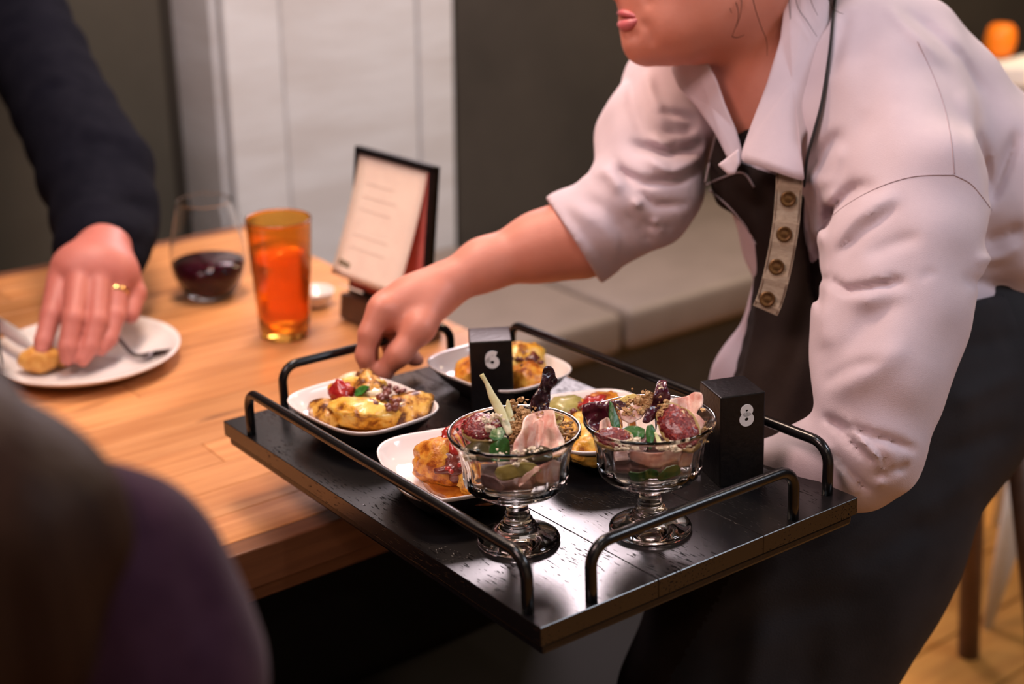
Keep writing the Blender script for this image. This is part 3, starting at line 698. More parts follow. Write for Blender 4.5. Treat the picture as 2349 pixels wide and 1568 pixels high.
food('nut', blob((0, 0, 0), (0.006, 0.0045, 0.004), 2, 0.2, 2, 1), M['nut'], 'pale nut on the crimson relish beside the left coupe', 'nut', pl(2, 0.002, -0.009, FZ + 0.036, 0, 0, 20))
# dish 2 : behind the 6
sauce(1, 0.041, 0.053, (0.0, -0.004), M['orange_sauce'], 4, 'orange sauce pooled in the dish behind the 6 block')
G2 = 'dumplings behind the number 6 block'
food('fritter', blob((0, 0, 0), (0.026, 0.020, 0.016), 4, 0.25, 1.5, 31, amp2=0.11), M['fritter'], 'orange dumpling to the left of the number 6 block', 'dumpling', pl(1, -0.022, 0.008, FZ + 0.013, 0, 0, 40), G2)
food('fritter', blob((0, 0, 0), (0.024, 0.022, 0.019), 4, 0.2, 1.5, 34, amp2=0.11), M['dumpling'], 'shiny yellow dumpling to the right of the number 6 block', 'dumpling', pl(1, 0.020, -0.010, FZ + 0.016, 0, 0, 0), G2)
food('fritter', blob((0, 0, 0), (0.022, 0.018, 0.014), 4, 0.2, 1.5, 37, amp2=0.11), M['fritter'], 'orange dumpling at the front right of the number 6 block', 'dumpling', pl(1, 0.004, -0.042, FZ + 0.012, 0, 0, 70), G2)
food('relish', blob((0, 0, 0), (0.012, 0.008, 0.007), 3, 0.4, 2.0, 41, amp2=0.2), M['red_relish'], 'red relish just right of the number 6 block', 'relish', pl(1, 0.006, -0.004, FZ + 0.030, 0, 0, 40))
food('relish', blob((0, 0, 0), (0.009, 0.006, 0.005), 3, 0.4, 2.0, 43, amp2=0.2), M['dark_relish'], 'dark relish on the shiny yellow dumpling behind the 6', 'relish', pl(1, 0.024, -0.028, FZ + 0.026, 0, 0, 40))
# dish 4
sauce(3, 0.039, 0.053, (0.0, 0.0), M['orange_sauce'], 6, 'orange sauce in the dish between the two coupes')
G4 = 'dumplings between the two coupes'
food('fritter', blob((0, 0, 0), (0.024, 0.018, 0.015), 4, 0.22, 1.5, 51, amp2=0.11), M['olive_green'], 'pale green yellow dumpling at the left of the hidden dish', 'dumpling', pl(3, -0.018, 0.030, FZ + 0.013, 0, 0, 60), G4)
food('fritter', blob((0, 0, 0), (0.022, 0.018, 0.014), 4, 0.22, 1.5, 53, amp2=0.11), M['dumpling'], 'yellow dumpling in the gap between the two coupes', 'dumpling', pl(3, -0.014, -0.012, FZ + 0.012, 0, 0, 20), G4)
food('fritter', blob((0, 0, 0), (0.022, 0.018, 0.014), 4, 0.22, 1.5, 55, amp2=0.11), M['dumpling'], 'yellow dumpling seen under the rim of the left coupe', 'dumpling', pl(3, -0.018, -0.048, FZ + 0.012, 0, 0, 20), G4)
food('fritter', blob((0, 0, 0), (0.022, 0.018, 0.015), 4, 0.22, 1.5, 57, amp2=0.11), M['fritter'], 'orange dumpling behind the dark chips of the right coupe', 'dumpling', pl(3, 0.012, 0.028, FZ + 0.013, 0, 0, 60), G4)
food('relish', blob((0, 0, 0), (0.012, 0.010, 0.008), 3, 0.4, 2.0, 61, amp2=0.2), M['red_relish'], 'bright red relish behind the left edge of the right coupe', 'relish', pl(3, 0.000, 0.010, FZ + 0.027, 0, 0, 40))

for i, (c_, sp_, n_, lb_) in enumerate([((0.006, -0.010, FZ + 0.022), (0.022, 0.034), 46, 'chopped red and brown relish over the dumplings behind the left coupe'), ((0.004, -0.010, FZ + 0.022), (0.026, 0.036), 46, 'chopped brown relish over the dumplings behind the 6 block'), ((-0.004, 0.0, FZ + 0.020), (0.024, 0.036), 40, 'chopped relish over the dumplings between the coupes')]):
    k_ = (2, 1, 3)[i]
    food('chopped_relish', bits((0, 0, 0), sp_, n_, 0.0026, 30 + i, 0.008), M['dark_relish'] if i != 0 else M['red_relish'], lb_, 'relish', pl(k_, *c_, 0, 0, 0))['kind'] = 'stuff'

# ------------------------------------------------------------------ the server leaning over the tray
srv = thing('person', 'server in a pale pink shirt and dark apron leaning over the tray', 'person', at((0.22, 1.22, 0)))
def shirt_prims(g=0.0):
    p = []
    p += chain([(2040, 190, 1.50, 205), (2250, 480, 1.53, 223), (2410, 715, 1.55, 205)], 0.05, None, g)          # back
    p += chain([(1850, 375, 1.49, 205), (1975, 600, 1.505, 215), (2010, 780, 1.51, 255)], 0.05, None, g)         # chest, belly
    p += chain([(1900, 120, 1.48, 120), (2000, 250, 1.43, 160), (2090, 440, 1.345, 168)], 0.06, None, g)          # left shoulder
    p += chain([(1830, 170, 1.52, 105), (1680, 180, 1.58, 105), (1540, 205, 1.61, 104)], 0.05, None, g)           # right shoulder
    p += chain([(1760, 700, 1.54, 40), (1715, 860, 1.56, 66), (1690, 990, 1.57, 70)], 0.03, None, g)
    return p
def left_sleeve(g=0.0):
    return chain([(2088, 450, 1.34, 165), (2062, 600, 1.315, 172), (2040, 730, 1.29, 160), (2020, 860, 1.265, 140), (2000, 1000, 1.25, 112)], 0.025, None, g) + \
           chain([(1998, 1020, 1.25, 96), (1900, 1060, 1.28, 98), (1800, 1085, 1.31, 82), (1700, 1110, 1.325, 74)], 0.022, None, g) + \
           chain([(2008, 1052, 1.25, 88), (1985, 1085, 1.26, 80)], 0.02, None, g)
def right_sleeve(g=0.0):
    return chain([(1540, 205, 1.61, 104), (1497, 325, 1.57, 118), (1478, 440, 1.53, 116)], 0.03, None, g) + \
           chain([(1490, 455, 1.52, 112), (1318, 550, 1.535, 100), (1280, 572, 1.535, 98)], 0.02, None, g)
# hidden body and face, neck and forearms : one continuous skin
def face_prims():
    p = []
    p += chain([(1690, -190, 1.46, 205)], 0.05)
    p += chain([(1600, -150, 1.455, 180)], 0.05)
    p += chain([(1535, -60, 1.45, 112), (1600, -20, 1.445, 125)], 0.04)
    p += chain([(1532, 45, 1.45, 92), (1610, 20, 1.445, 110)], 0.03)
    p += chain([(1481, 97, 1.45, 41), (1560, 62, 1.435, 66), (1740, -30, 1.425, 78)], 0.02)
    p += chain([(1481, 97, 1.45, 41), (1560, 60, 1.465, 66), (1730, -40, 1.50, 78)], 0.02)
    p += chain([(1443, -130, 1.45, 20), (1392, -35, 1.45, 19)], 0.012)
    p += chain([(1400, -18, 1.441, 12), (1400, -18, 1.459, 12)], 0.008)
    p += chain([(1441, 8, 1.45, 22), (1436, 34, 1.45, 14)], 0.012)
    p += chain([(1452, 60, 1.45, 24)], 0.012)
    p += chain([(1778, -150, 1.385, 26), (1770, -95, 1.387, 20)], 0.006)       # ear
    p += chain([(1705, 0, 1.47, 118), (1800, 250, 1.49, 126), (1850, 360, 1.50, 150)], 0.035)
    return p
def arm_prims(o=0.06):
    p = chain([(1480, 445, 1.53, 84), (1330, 545, 1.535, 86), (1240, 566, 1.535, 74), (1110, 607, 1.525, 54), (1010, 660, 1.51, 47)], 0.02)
    h = 1.425 + o
    p += chain([(1010, 660, h + .03, 46), (950, 690, h + .015, 52), (890, 715, h, 50)], 0.02, None)
    p += chain([(985, 690, h + .035, 44), (930, 700, h + .045, 42)], 0.02)
    # fingers: index, middle, ring, little
    p += chain([(872, 712, h - .015, 33), (846, 765, h - .020, 24), (836, 815, h - .018, 20), (844, 856, h - .010, 15)], 0.006)
    p += chain([(884, 700, h + .010, 33), (852, 768, h + .012, 23), (846, 820, h + .012, 20), (856, 858, h + .006, 15)], 0.006)
    p += chain([(906, 700, h + .035, 32), (886, 765, h + .042, 22), (900, 822, h + .040, 18)], 0.006)
    p += chain([(935, 705, h + .055, 29), (928, 772, h + .062, 20), (948, 822, h + .058, 16), (960, 826, h + .056, 13)], 0.006)
    # thumb, from the side of the palm near the wrist
    p += chain([(1000, 690, h + .010, 38), (962, 752, h - .012, 33), (915, 812, h - .018, 25), (878, 856, h - .010, 17), (870, 866, h - .008, 13)], 0.012)
    return p
def left_hand_prims():
    # palm up beneath the tray
    w = T(0.325, 0.30, -0.045); c = T(0.235, 0.285, -0.043); p = [cone(P(1740, 1098, 1.32), w, 0.024, 0.021, 0.02), cone(w, c, 0.022, 0.017, 0.02, (tn, 1.5))]
    for i in range(4):
        a = T(0.225, 0.325 - 0.024 * i, -0.040); b = T(0.180 - 0.006 * (1.5 - abs(i - 1.5)), 0.335 - 0.028 * i, -0.037); e = T(0.155 - 0.010 * (1.5 - abs(i - 1.5)), 0.338 - 0.029 * i, -0.0355)
        p += [cone(a, b, 0.0095, 0.0085, 0.006), cone(b, e, 0.0085, 0.0072, 0.004)]
    p += [cone(T(0.29, 0.345, -0.042), T(0.245, 0.375, -0.038), 0.012, 0.010, 0.01), cone(T(0.245, 0.375, -0.038), T(0.215, 0.385, -0.036), 0.0095, 0.008, 0.004)]
    return p
face_fold = folds([([(1474, 44), (1490, 70), (1500, 108)], 12, 2.2), ([(1436, 78), (1452, 80), (1470, 84)], 10, 2.0), ([(1492, 20), (1486, 0), (1470, -30)], 12, 1.6), ([(1500, 118), (1560, 112), (1640, 84)], 18, 1.2)])
parts = [surfnet(face_prims(), 0.0028, face_fold), surfnet(arm_prims(), 0.0023, smooth=2), surfnet(left_hand_prims(), 0.003)]
legs = [cone((.23, 1.22, .45), (.14, 1.19, .10), 0.058, 0.04, 0.03), cone((.24, 1.44, .45), (.18, 1.42, .10), 0.058, 0.04, 0.03),
        cone(P(2230, 780, 1.52), (.23, 1.22, .45), 0.08, 0.058, 0.03), cone(P(2230, 780, 1.58), (.24, 1.44, .45), 0.08, 0.058, 0.03)]
parts.append(surfnet(shirt_prims(-0.02) + left_sleeve(-0.024) + right_sleeve(-0.02) + legs, 0.009))
V, F = join(*parts)
ob('body', V, F, M['skin'], srv, world=True)
# lips, eyes (above the frame) and nail
ob('lips', *join(tube(smooth_path([P(1419, 30, 1.45), P(1428, 30, 1.437), P(1446, 34, 1.428), P(1469, 42, 1.423)], 12), [.0020, .0038, .0034, .0010], seg=10, nhint=(0, -1, 0)),
                 tube(smooth_path([P(1424, 55, 1.45), P(1434, 58, 1.437), P(1449, 54, 1.428), P(1467, 44, 1.423)], 12), [.0040, .0066, .0056, .0012], seg=10, nhint=(0, -1, 0)),
                 tube(smooth_path([P(1419, 30, 1.45), P(1428, 30, 1.463), P(1446, 34, 1.472), P(1469, 42, 1.477)], 12), [.0020, .0038, .0034, .0010], seg=10, nhint=(0, -1, 0)),
                 tube(smooth_path([P(1424, 55, 1.45), P(1434, 58, 1.463), P(1449, 54, 1.472), P(1467, 44, 1.477)], 12), [.0040, .0066, .0056, .0012], seg=10, nhint=(0, -1, 0))), M['lip'], srv, world=True)
M['eye'] = mat('eye_white', (0.8, 0.78, 0.75), 0.2, col2=(0.8, 0.78, 0.75))
for dd in (1.424, 1.477):
    e_ = ob('eye', *blob(P(1452, -132, dd), (0.0115,) * 3, 3, 0), M['eye'], srv, world=True)
    ob('iris', *blob(P(1433, -128, dd - .002), (0.0045,) * 3, 2, 0), M['hair'], e_, world=True)
    ob('eyebrow', *tube(smooth_path([P(1426, -176, 1.45 + (dd - 1.45) * .5), P(1424, -190, dd), P(1445, -186, 1.45 + (dd - 1.45) * 1.7)], 12), [.001, .0028, .001], seg=8), M['hair'], srv, world=True)

# shirt with rolled sleeves
cr = [  # photo-measured folds: line, width, depth in mm (negative = ridge)
    # left sleeve
    ([(1935, 668), (2010, 655), (2075, 642)], 9, 8), ([(1905, 640), (1930, 660), (1960, 672)], 9, 6), ([(1940, 690), (2010, 690), (2090, 668)], 16, -3.5),
    ([(1905, 850), (1980, 760), (2080, 640)], 28, 5), ([(1890, 880), (1960, 838), (2020, 828)], 12, 4), ([(1900, 905), (1985, 865), (2080, 790)], 26, -4),
    ([(1885, 690), (1890, 760), (1893, 800)], 20, -3), ([(2110, 640), (2130, 628), (2150, 622)], 6, 2),
    ([(1885, 955), (1960, 985), (2040, 1010), (2105, 1035)], 10, 7), ([(1900, 960), (1960, 1020), (2010, 1070)], 8, 6), ([(1930, 955), (1975, 1005), (2030, 1060)], 8, -4),
    ([(1985, 1000), (2020, 1040), (2040, 1080)], 8, 5), ([(1905, 1030), (1945, 1080), (1990, 1130)], 9, 6), ([(1870, 1000), (1930, 1075), (1975, 1140)], 14, -4), ([(1995, 1075), (2030, 1095), (2090, 1060)], 9, 5),
    ([(2010, 1120), (2035, 1095), (2060, 1080)], 8, -3),
    ([(1885, 545), (1905, 480), (1960, 435), (2010, 420)], 18, 8), ([(1880, 560), (1850, 640), (1880, 700)], 8, 3), ([(1905, 565), (1960, 500), (2060, 440)], 20, -5), ([(1870, 620), (1885, 640), (1905, 640)], 7, 6),
    ([(1920, 590), (1980, 530), (2060, 470)], 12, 4), ([(1985, 590), (2040, 565), (2110, 540)], 16, 3), 
    ([(1880, 720), (1876, 640), (1890, 560)], 10, 5),
    # back and side
    ([(2270, 470), (2300, 400), (2335, 300)], 14, 8), ([(2245, 300), (2262, 380), (2275, 460)], 12, 5), ([(2205, 205), (2240, 290), (2262, 380)], 20, -3),
    ([(2060, 20), (2120, 60), (2200, 130), (2260, 220)], 16, 4), ([(2030, 10), (2090, 70), (2170, 150)], 14, -3), ([(2255, 560), (2300, 540), (2349, 520)], 14, 5), ([(2235, 600), (2300, 590), (2349, 560)], 12, -4),
    ([(2205, 640), (2260, 650), (2330, 655)], 14, 4),
    # front left, by the strap
    ([(1860, 400), (1890, 345), (1935, 300)], 16, 6), ([(1870, 430), (1905, 410), (1935, 330)], 18, -4), ([(1945, 20), (1925, 90), (1905, 180)], 16, 4), ([(1990, 250), (1960, 320), (1900, 420)], 26, 2.5),
    ([(1920, 430), (1895, 480), (1868, 560)], 16, -4),
    # right sleeve
    ([(1446, 330), (1520, 350), (1590, 340), (1615, 325)], 12, 8), ([(1490, 310), (1530, 335), (1545, 345)], 8, -5), ([(1480, 360), (1540, 395), (1605, 370)], 14, -6), ([(1400, 385), (1480, 420), (1560, 410), (1605, 385)], 10, 8),
    ([(1520, 300), (1570, 300), (1600, 290)], 9, 5), ([(1505, 255), (1560, 265), (1600, 280)], 9, 4), ([(1445, 170), (1450, 240), (1480, 320)], 12, 4), ([(1480, 160), (1495, 220), (1530, 280)], 12, -4),
    ([(1405, 360), (1450, 425), (1500, 470), (1580, 470)], 9, 6), ([(1375, 385), (1400, 400), (1425, 440)], 14, -6), ([(1450, 460), (1462, 470), (1475, 468)], 10, -6), ([(1470, 500), (1495, 520), (1540, 525)], 9, 5), ([(1495, 505), (1515, 525), (1530, 530)], 9, -6),
    ([(1340, 450), (1390, 480), (1440, 540)], 14, 3), ([(1310, 465), (1380, 520), (1430, 590)], 14, -3), ([(1290, 475), (1340, 540), (1400, 610)], 10, 2.5), ([(1430, 480), (1480, 540), (1500, 570)], 10, 4),
]
waves = [(60, 35, -50, 0.3, 1.2), (-38, 70, 44, 1.9, 1.0), (110, -60, 80, 0.7, 0.6), (25, -30, 120, 2.2, 0.7)]
cuff_n = np.array(P(1318, 550, 1.535) - P(1480, 445, 1.53)); cuff_n /= np.linalg.norm(cuff_n); cuff_c = P(1318, 550, 1.535)
fp = folds(cr, waves)
def shirt_post(g, X, Y, Z):
    g = fp(g, X, Y, Z); x, y, d = proj(X, Y, Z)
    # open cuff: cut the sleeve at its hem, bore it out
    pd = (X - cuff_c[0]) * cuff_n[0] + (Y - cuff_c[1]) * cuff_n[1] + (Z - cuff_c[2]) * cuff_n[2]
    m = (x < 1420) & (y > 380) & (y < 720)
    r = np.sqrt(np.maximum((X - cuff_c[0]) ** 2 + (Y - cuff_c[1]) ** 2 + (Z - cuff_c[2]) ** 2 - pd * pd, 0))
    g = np.where(m, np.maximum(g, pd), g)
    g = np.where(m & (pd > -0.03), np.maximum(g, 0.0425 - r), g)
    # rolled cuff band, a little proud
    g = np.where(m & (pd > -0.048), g - 0.0016, g)
    # neck opening
    nx = poly_sd(x, y, [(1650, -250), (1905, -250), (1880, 60), (1800, 250), (1722, 350), (1690, 380), (1660, 260), (1600, 140)])
    dd = np.maximum(nx * d / FPX, d - 1.54)
    g = np.maximum(g, -dd)
    return g
lo = P(1230, 700, 1.5); lo = np.array([0.02, 0.98, 0.74]); hi = np.array([0.86, 1.82, 1.36])
SV, SF = surfnet(shirt_prims() + left_sleeve() + right_sleeve(), 0.0036, shirt_post, lo, hi, smooth=2)
shirt = ob('shirt', SV, SF, M['shirt'], srv, world=True)
SB = BVHTree.FromPolygons([Vector(v) for v in SV], SF)
def onto(x, y, off=0.001, dflt=1.45, bvh=None):
    o = Vector((0, 0, CAMZ)); d = Vector(P(x, y, 1.0)) - o; d.normalize()
    h = (bvh or SB).ray_cast(o, d)
    return np.array(h[0] - d * off) if h[0] is not None else P(x, y, dflt)
def seam(name, pts, n, r, m, off=0.0003, parent=None):
    q = smooth_path([(a, b, 0) for a, b in pts], n)
    return ob(name, *tube(np.array([onto(a[0], a[1], off) for a in q]), r, seg=6, nhint=(0, -1, 0)), m, parent or shirt, world=True)
seam('seam', [(1878, 528), (1930, 478), (2010, 432), (2095, 405), (2188, 401)], 50, 0.0006, M['shirt_seam'])
seam('seam', [(2188, 401), (2225, 420), (2252, 450), (2275, 482)], 24, 0.0006, M['shirt_seam'])
seam('seam', [(2105, 95), (2140, 170), (2165, 240), (2182, 320), (2190, 400)], 40, 0.0005, M['shirt_seam'])
# collar
def surf_d(x, y, off, dflt): 
    p = onto(x, y, off, dflt); return proj(*p)[2]
col = ob('collar', *join(
    sheet([(1808, -60, 1.425), (1860, -70, 1.42), (1903, -20, 1.415), (1898, 110, 1.405), (1880, 215, 1.395), (1862, 290, 1.385), (1838, 322, 1.378), (1838, 365, 1.372), (1847, 417, 1.368), (1800, 402, 1.366), (1745, 383, 1.368), (1699, 370, 1.372), (1702, 345, 1.378), (1722, 288, 1.386), (1758, 195, 1.40), (1790, 90, 1.415)], 1.39, lambda a, b: -0.010 * (1 - 4 * a * a) , 0.003, 10, 110),
    sheet([(1552, 120, 1.50), (1590, 122, 1.47), (1622, 140, 1.455), (1645, 185, 1.445), (1664, 240, 1.435), (1690, 300, 1.425), (1704, 350, 1.41), (1696, 385, 1.405), (1670, 366, 1.42), (1640, 305, 1.445), (1598, 245, 1.47), (1556, 200, 1.50), (1540, 160, 1.51)], 1.45, lambda a, b: -0.006 * (1 - 4 * a * a), 0.003, 8, 90),
    sheet([(1646, 378, 1.385), (1672, 358, 1.382), (1694, 340, 1.378), (1697, 372, 1.376), (1686, 400, 1.378), (1672, 402, 1.380)], 1.38, None, 0.004, 5, 40)), M['shirt'], srv, world=True)

# apron: bib + long skirt
ap_prims = chain([(1846, 375, 1.487, 222), (1972, 600, 1.503, 236), (1990, 780, 1.505, 275), (1960, 920, 1.49, 300)], 0.05) + \
           chain([(2290, 785, 1.54, 212), (2090, 950, 1.50, 232), (1880, 1190, 1.49, 298), (1812, 1330, 1.49, 300), (1705, 1620, 1.49, 272), (1670, 1900, 1.52, 270), (1650, 2150, 1.56, 270)], 0.035) + \
           chain([(1960, 800, 1.505, 255), (1880, 1190, 1.49, 298)], 0.04)
bib_poly = [(1560, 425), (1612, 423), (1640, 300), (1690, 370), (1760, 395), (1850, 418), (1843, 520), (1862, 640), (1886, 765), (1900, 800), (2180, 705), (2240, 688), (2349, 660), (2700, 600), (2800, 2400), (1000, 2400), (1000, 1060), (1560, 1010), (1700, 866), (1728, 745), (1736, 610), (1730, 545), (1690, 495)]
acr = [([(1750, 560), (1770, 700), (1740, 850)], 20, 4), ([(1800, 720), (1790, 850), (1760, 960)], 24, 4), ([(1850, 780), (1830, 880), (1800, 980)], 20, -4), ([(1690, 430), (1720, 470), (1760, 480)], 12, 4),
       ([(2200, 800), (2349, 770)], 20, 3), ([(2180, 930), (2349, 850)], 24, -4), ([(2150, 1050), (2330, 980)], 24, 4), ([(2090, 1200), (2250, 1080)], 30, -4), ([(1950, 1300), (2150, 1180)], 30, 4),
       ([(1600, 1480), (1800, 1400), (1980, 1360)], 40, 4), ([(1480, 1568), (1520, 1700), (1550, 1900)], 30, 5), ([(1750, 1400), (1700, 1700), (1680, 2000)], 40, -5), ([(1880, 1420), (1830, 1700), (1800, 2000)], 40, 5)]
afp = folds(acr, [(50, 20, 10, 0.4, 1.6), (90, -40, 14, 1.2, 0.8)])
def ap_post(g, X, Y, Z):
    g = afp(g, X, Y, Z); x, y, d = proj(X, Y, Z)
    return np.maximum(g, poly_sd(x, y, bib_poly) * d / FPX)
AV, AF = surfnet(ap_prims, 0.0055, ap_post, smooth=2, band=0.02)
ap = ob('apron', AV, AF, [M['apron'], M['apron_black']], srv, world=True)
AB = BVHTree.FromPolygons([Vector(v) for v in AV], AF)
c = np.array([AV[f].mean(0) for f in AF]); x, y, d = proj(c[:, 0], c[:, 1], c[:, 2])
ap.data.polygons.foreach_set('material_index', ((x - 1900) * 0.9 + (y - 960) * 0.55 > 0).astype(np.int32)); ap.data.update()
# neck strap between collar and shirt
q = smooth_path([(1925, -60, 0), (1912, 30, 0), (1903, 120, 0), (1886, 230, 0), (1868, 300, 0), (1852, 360, 0), (1845, 420, 0)], 40)
ob('neck_strap', *tube(np.array([onto(a[0], a[1], 0.002, 1.42) for a in q]), [0.004, 0.004, 0.0055, 0.009, 0.011], 0.0014, seg=10, nhint=(0, -1, 0)), M['black_cloth'], ap, world=True)
# webbing tab with four snaps
TD = [(1811, 385, 1.372), (1809, 440, 1.368), (1802, 520, 1.364), (1786, 610, 1.362), (1768, 680, 1.361), (1755, 712, 1.362)]
pth = smooth_path([P(*q) for q in TD], 30); V, F = [], []
for i, p in enumerate(pth):
    tg = pth[min(i + 1, 29)] - pth[max(i - 1, 0)]; tg /= np.linalg.norm(tg); vw = p - np.array([0, 0, CAMZ]); vw /= np.linalg.norm(vw)
    a = np.cross(tg, vw); a /= np.linalg.norm(a); b = np.cross(a, tg)
    wv = 0.0007 * math.sin(i * 0.9) + 0.0005 * math.sin(i * 2.1 + 1)
    for s, t in ((-1, -1), (1, -1), (1, 1), (-1, 1)): V.append(p + a * s * 0.0128 + b * (t * 0.0011 + wv))
for i in range(29):
    for j in range(4): k = (j + 1) % 4; F.append((i * 4 + j, i * 4 + k, i * 4 + 4 + k, i * 4 + 4 + j))
F += [(3, 2, 1, 0), (116, 117, 118, 119)]
tab = ob('webbing_tab', V, F, M['tan_webbing'], ap, world=True, smooth=False)
for sgn in (-1, 1):
    e = []
    for i, p in enumerate(pth[1:-1]):
        tg = pth[i + 2] - pth[i]; tg /= np.linalg.norm(tg); vw = p / np.linalg.norm(p - np.array([0, 0, CAMZ])) * 0 + (p - np.array([0, 0, CAMZ])); vw /= np.linalg.norm(vw)
        a = np.cross(tg, vw); a /= np.linalg.norm(a); e.append(p + a * sgn * 0.0112 - vw * 0.0014)
    ob('stitch_line', *tube(np.array(e), 0.0005, seg=5), M['walnut'], tab, world=True)
sn = None
for x, y, dd in ((1808, 456, 1.3655), (1799, 537, 1.3625), (1781, 612, 1.361), (1760, 686, 1.3605)):
    p = P(x, y, dd - 0.002); vw = Vector(p - np.array([0, 0, CAMZ])).normalized(); rot = (-vw).to_track_quat('Z', 'Y').to_matrix().to_4x4()
    Mx = mw(tab).inverted() @ Matrix.Translation(Vector(p)) @ rot
    if sn is None:
        o = ob('snap', *lathe([(0.0078, 0.0), (0.0078, 0.0010), (0.0070, 0.0018), (0.0060, 0.0019), (0.0052, 0.0014), (0.0030, 0.0014), (0.0015, 0.0018)], 28), M['brass'], tab, Mx); sn = o.data
    else: o = bpy.data.objects.new('snap', sn); C.objects.link(o); put(o, Mx, tab)
# bib edge piping
for pts in ([(1642, 312), (1630, 360), (1618, 418)], [(1620, 424), (1656, 408), (1692, 396), (1712, 402), (1730, 430)], [(1628, 436), (1668, 470), (1712, 520), (1734, 560)]):
    q = smooth_path([(a, b, 0) for a, b in pts], 24); ob('piping', *tube(np.array([onto(a[0], a[1], 0.0008, 1.44, AB) for a in q]), 0.0013, seg=6), M['piping'], ap, world=True)

# hair
hv = surfnet(chain([(1700, -215, 1.46, 218)], 0.05) + chain([(1760, -150, 1.43, 150), (1800, -60, 1.47, 120)], 0.04) + chain([(1905, -150, 1.48, 95)], 0.03), 0.006,
             lambda g, X, Y, Z: np.where(proj(X, Y, Z)[0] < 1560 + 0.35 * (proj(X, Y, Z)[1] + 300), np.maximum(g, 0.004), g) + 0.0015 * np.sin(90 * X + 40 * Z) )
hair = ob('hair', hv[0], hv[1], M['hair'], srv, world=True)
strands = [
    [(1676, -90, 1.395), (1682, -20, 1.390), (1694, 30, 1.387), (1688, 60, 1.390), (1679, 84, 1.395)], [(1679, 84, 1.395), (1692, 86, 1.398), (1708, 80, 1.402)],
    [(1690, -90, 1.392), (1700, -10, 1.388), (1699, 30, 1.388), (1690, 62, 1.391)], [(1722, -80, 1.39), (1728, 0, 1.386), (1744, 56, 1.391), (1758, 92, 1.40), (1760, 128, 1.41)],
    [(1660, -80, 1.393), (1664, -20, 1.390), (1678, 30, 1.389)], [(1822, -60, 1.40), (1828, 10, 1.398), (1852, 50, 1.392), (1874, 84, 1.39)], [(1850, -60, 1.40), (1860, 0, 1.396), (1876, 36, 1.392)],
    [(1808, -60, 1.405), (1812, 30, 1.402), (1818, 90, 1.40)], [(1885, -60, 1.40), (1905, 10, 1.39), (1920, 26, 1.388), (1935, 32, 1.388)]]
for s in strands:
    ob('hair_strand', *tube(smooth_path([P(*q) for q in s], 24), [0.00045, 0.0004, 0.0003, 0.0002], seg=6), M['hair'], srv, world=True)
# trousers and shoes below the frame
tv_ = surfnet([cone(P(2330, 800, 1.55), P(2420, 790, 1.56), 0.105, 0.10, 0.04), cone(P(2230, 780, 1.52), (.23, 1.22, .45), 0.095, 0.07, 0.03), cone(P(2230, 780, 1.58), (.24, 1.44, .45), 0.095, 0.07, 0.03), cone((.23, 1.22, .45), (.14, 1.19, .09), 0.07, 0.055, 0.02), cone((.24, 1.44, .45), (.18, 1.42, .09), 0.07, 0.055, 0.02)], 0.01)
ob('trousers', tv_[0], tv_[1], M['trousers'], srv, world=True)
for x, y in ((.14, 1.19), (.18, 1.42)):
    sv = surfnet([cone((x + .03, y, .045), (x - .09, y + .0, .035), 0.042, 0.032, 0.02), cone((x - .09, y, .035), (x - .16, y - .01, .028), 0.036, 0.028, 0.02), cone((x, y, .09), (x + .02, y, .05), 0.05, 0.045, 0.02)], 0.008)
    ob('shoe', sv[0], sv[1], M['shoe'], srv, world=True)

# ------------------------------------------------------------------ footed glass coupes
def coupe_mesh():
    outer = [(0.0, 0.0012), (0.028, 0.0012), (0.0325, 0.0), (0.0342, 0.0008), (0.0346, 0.0022), (0.0338, 0.0042), (0.030, 0.0066), (0.024, 0.0092), (0.0185, 0.0120), (0.0155, 0.0146), (0.0150, 0.0160), (0.0138, 0.0172),
             (0.0122, 0.0182), (0.0124, 0.0196), (0.0108, 0.0208), (0.0102, 0.0220), (0.0104, 0.0232), (0.0092, 0.0244), (0.0090, 0.0270), (0.0094, 0.0286), (0.0116, 0.0298), (0.0126, 0.0314), (0.0126, 0.0334), (0.0112, 0.0350), (0.0104, 0.0358),
             (0.0120, 0.0368), (0.020, 0.0382), (0.030, 0.0404), (0.0385, 0.0434), (0.0424, 0.0474), (0.0434, 0.0520), (0.0437, 0.0580), (0.0441, 0.0650), (0.0452, 0.0720), (0.0470, 0.0795), (0.0505, 0.0860), (0.0530, 0.0893), (0.0540, 0.0912), (0.0540, 0.0926), (0.0530, 0.0934)]
    inner = [(0.0515, 0.0926), (0.0495, 0.0890), (0.0455, 0.0820), (0.0426, 0.0745), (0.0414, 0.0660), (0.0410, 0.0580), (0.0400, 0.0525), (0.0370, 0.0490), (0.029, 0.0462), (0.015, 0.0446), (0.0, 0.0442)]
    prof = [(r, z + 0.0062 * min(1, max(0, (z - 0.018) / 0.012))) for r, z in outer + inner]; no = len(outer)
    def mod(r, z, a, i):
        if i < no and 0.049 < z < 0.095:
            k = math.sin(math.pi * (z - 0.049) / 0.046) ** 0.6
            f = abs(math.sin(a * 10)) ** 0.7
            return r * (1 - 0.030 * k * (1 - f))
        return r
    V, F = lathe(prof, 120, mod, close=False)
    return V, F
CP = [(0.0710, 0.1236), (0.1683, 0.0703)]
cm = None
for (x, y), lb in zip(CP, ['left clear glass footed coupe of fig and ham salad', 'right clear glass footed coupe of salad with dark beet chips']):
    if cm is None: o = ob('glass_coupe', *coupe_mesh(), M['glass'], None, TRAY @ at((x, y, 0.0004))); cm = o.data
    else: o = bpy.data.objects.new('glass_coupe', cm); C.objects.link(o); put(o, TRAY @ at((x, y, 0.0004), R(9)))
    tag(o, lb, 'dessert glass', 'footed glass coupes on the tray')
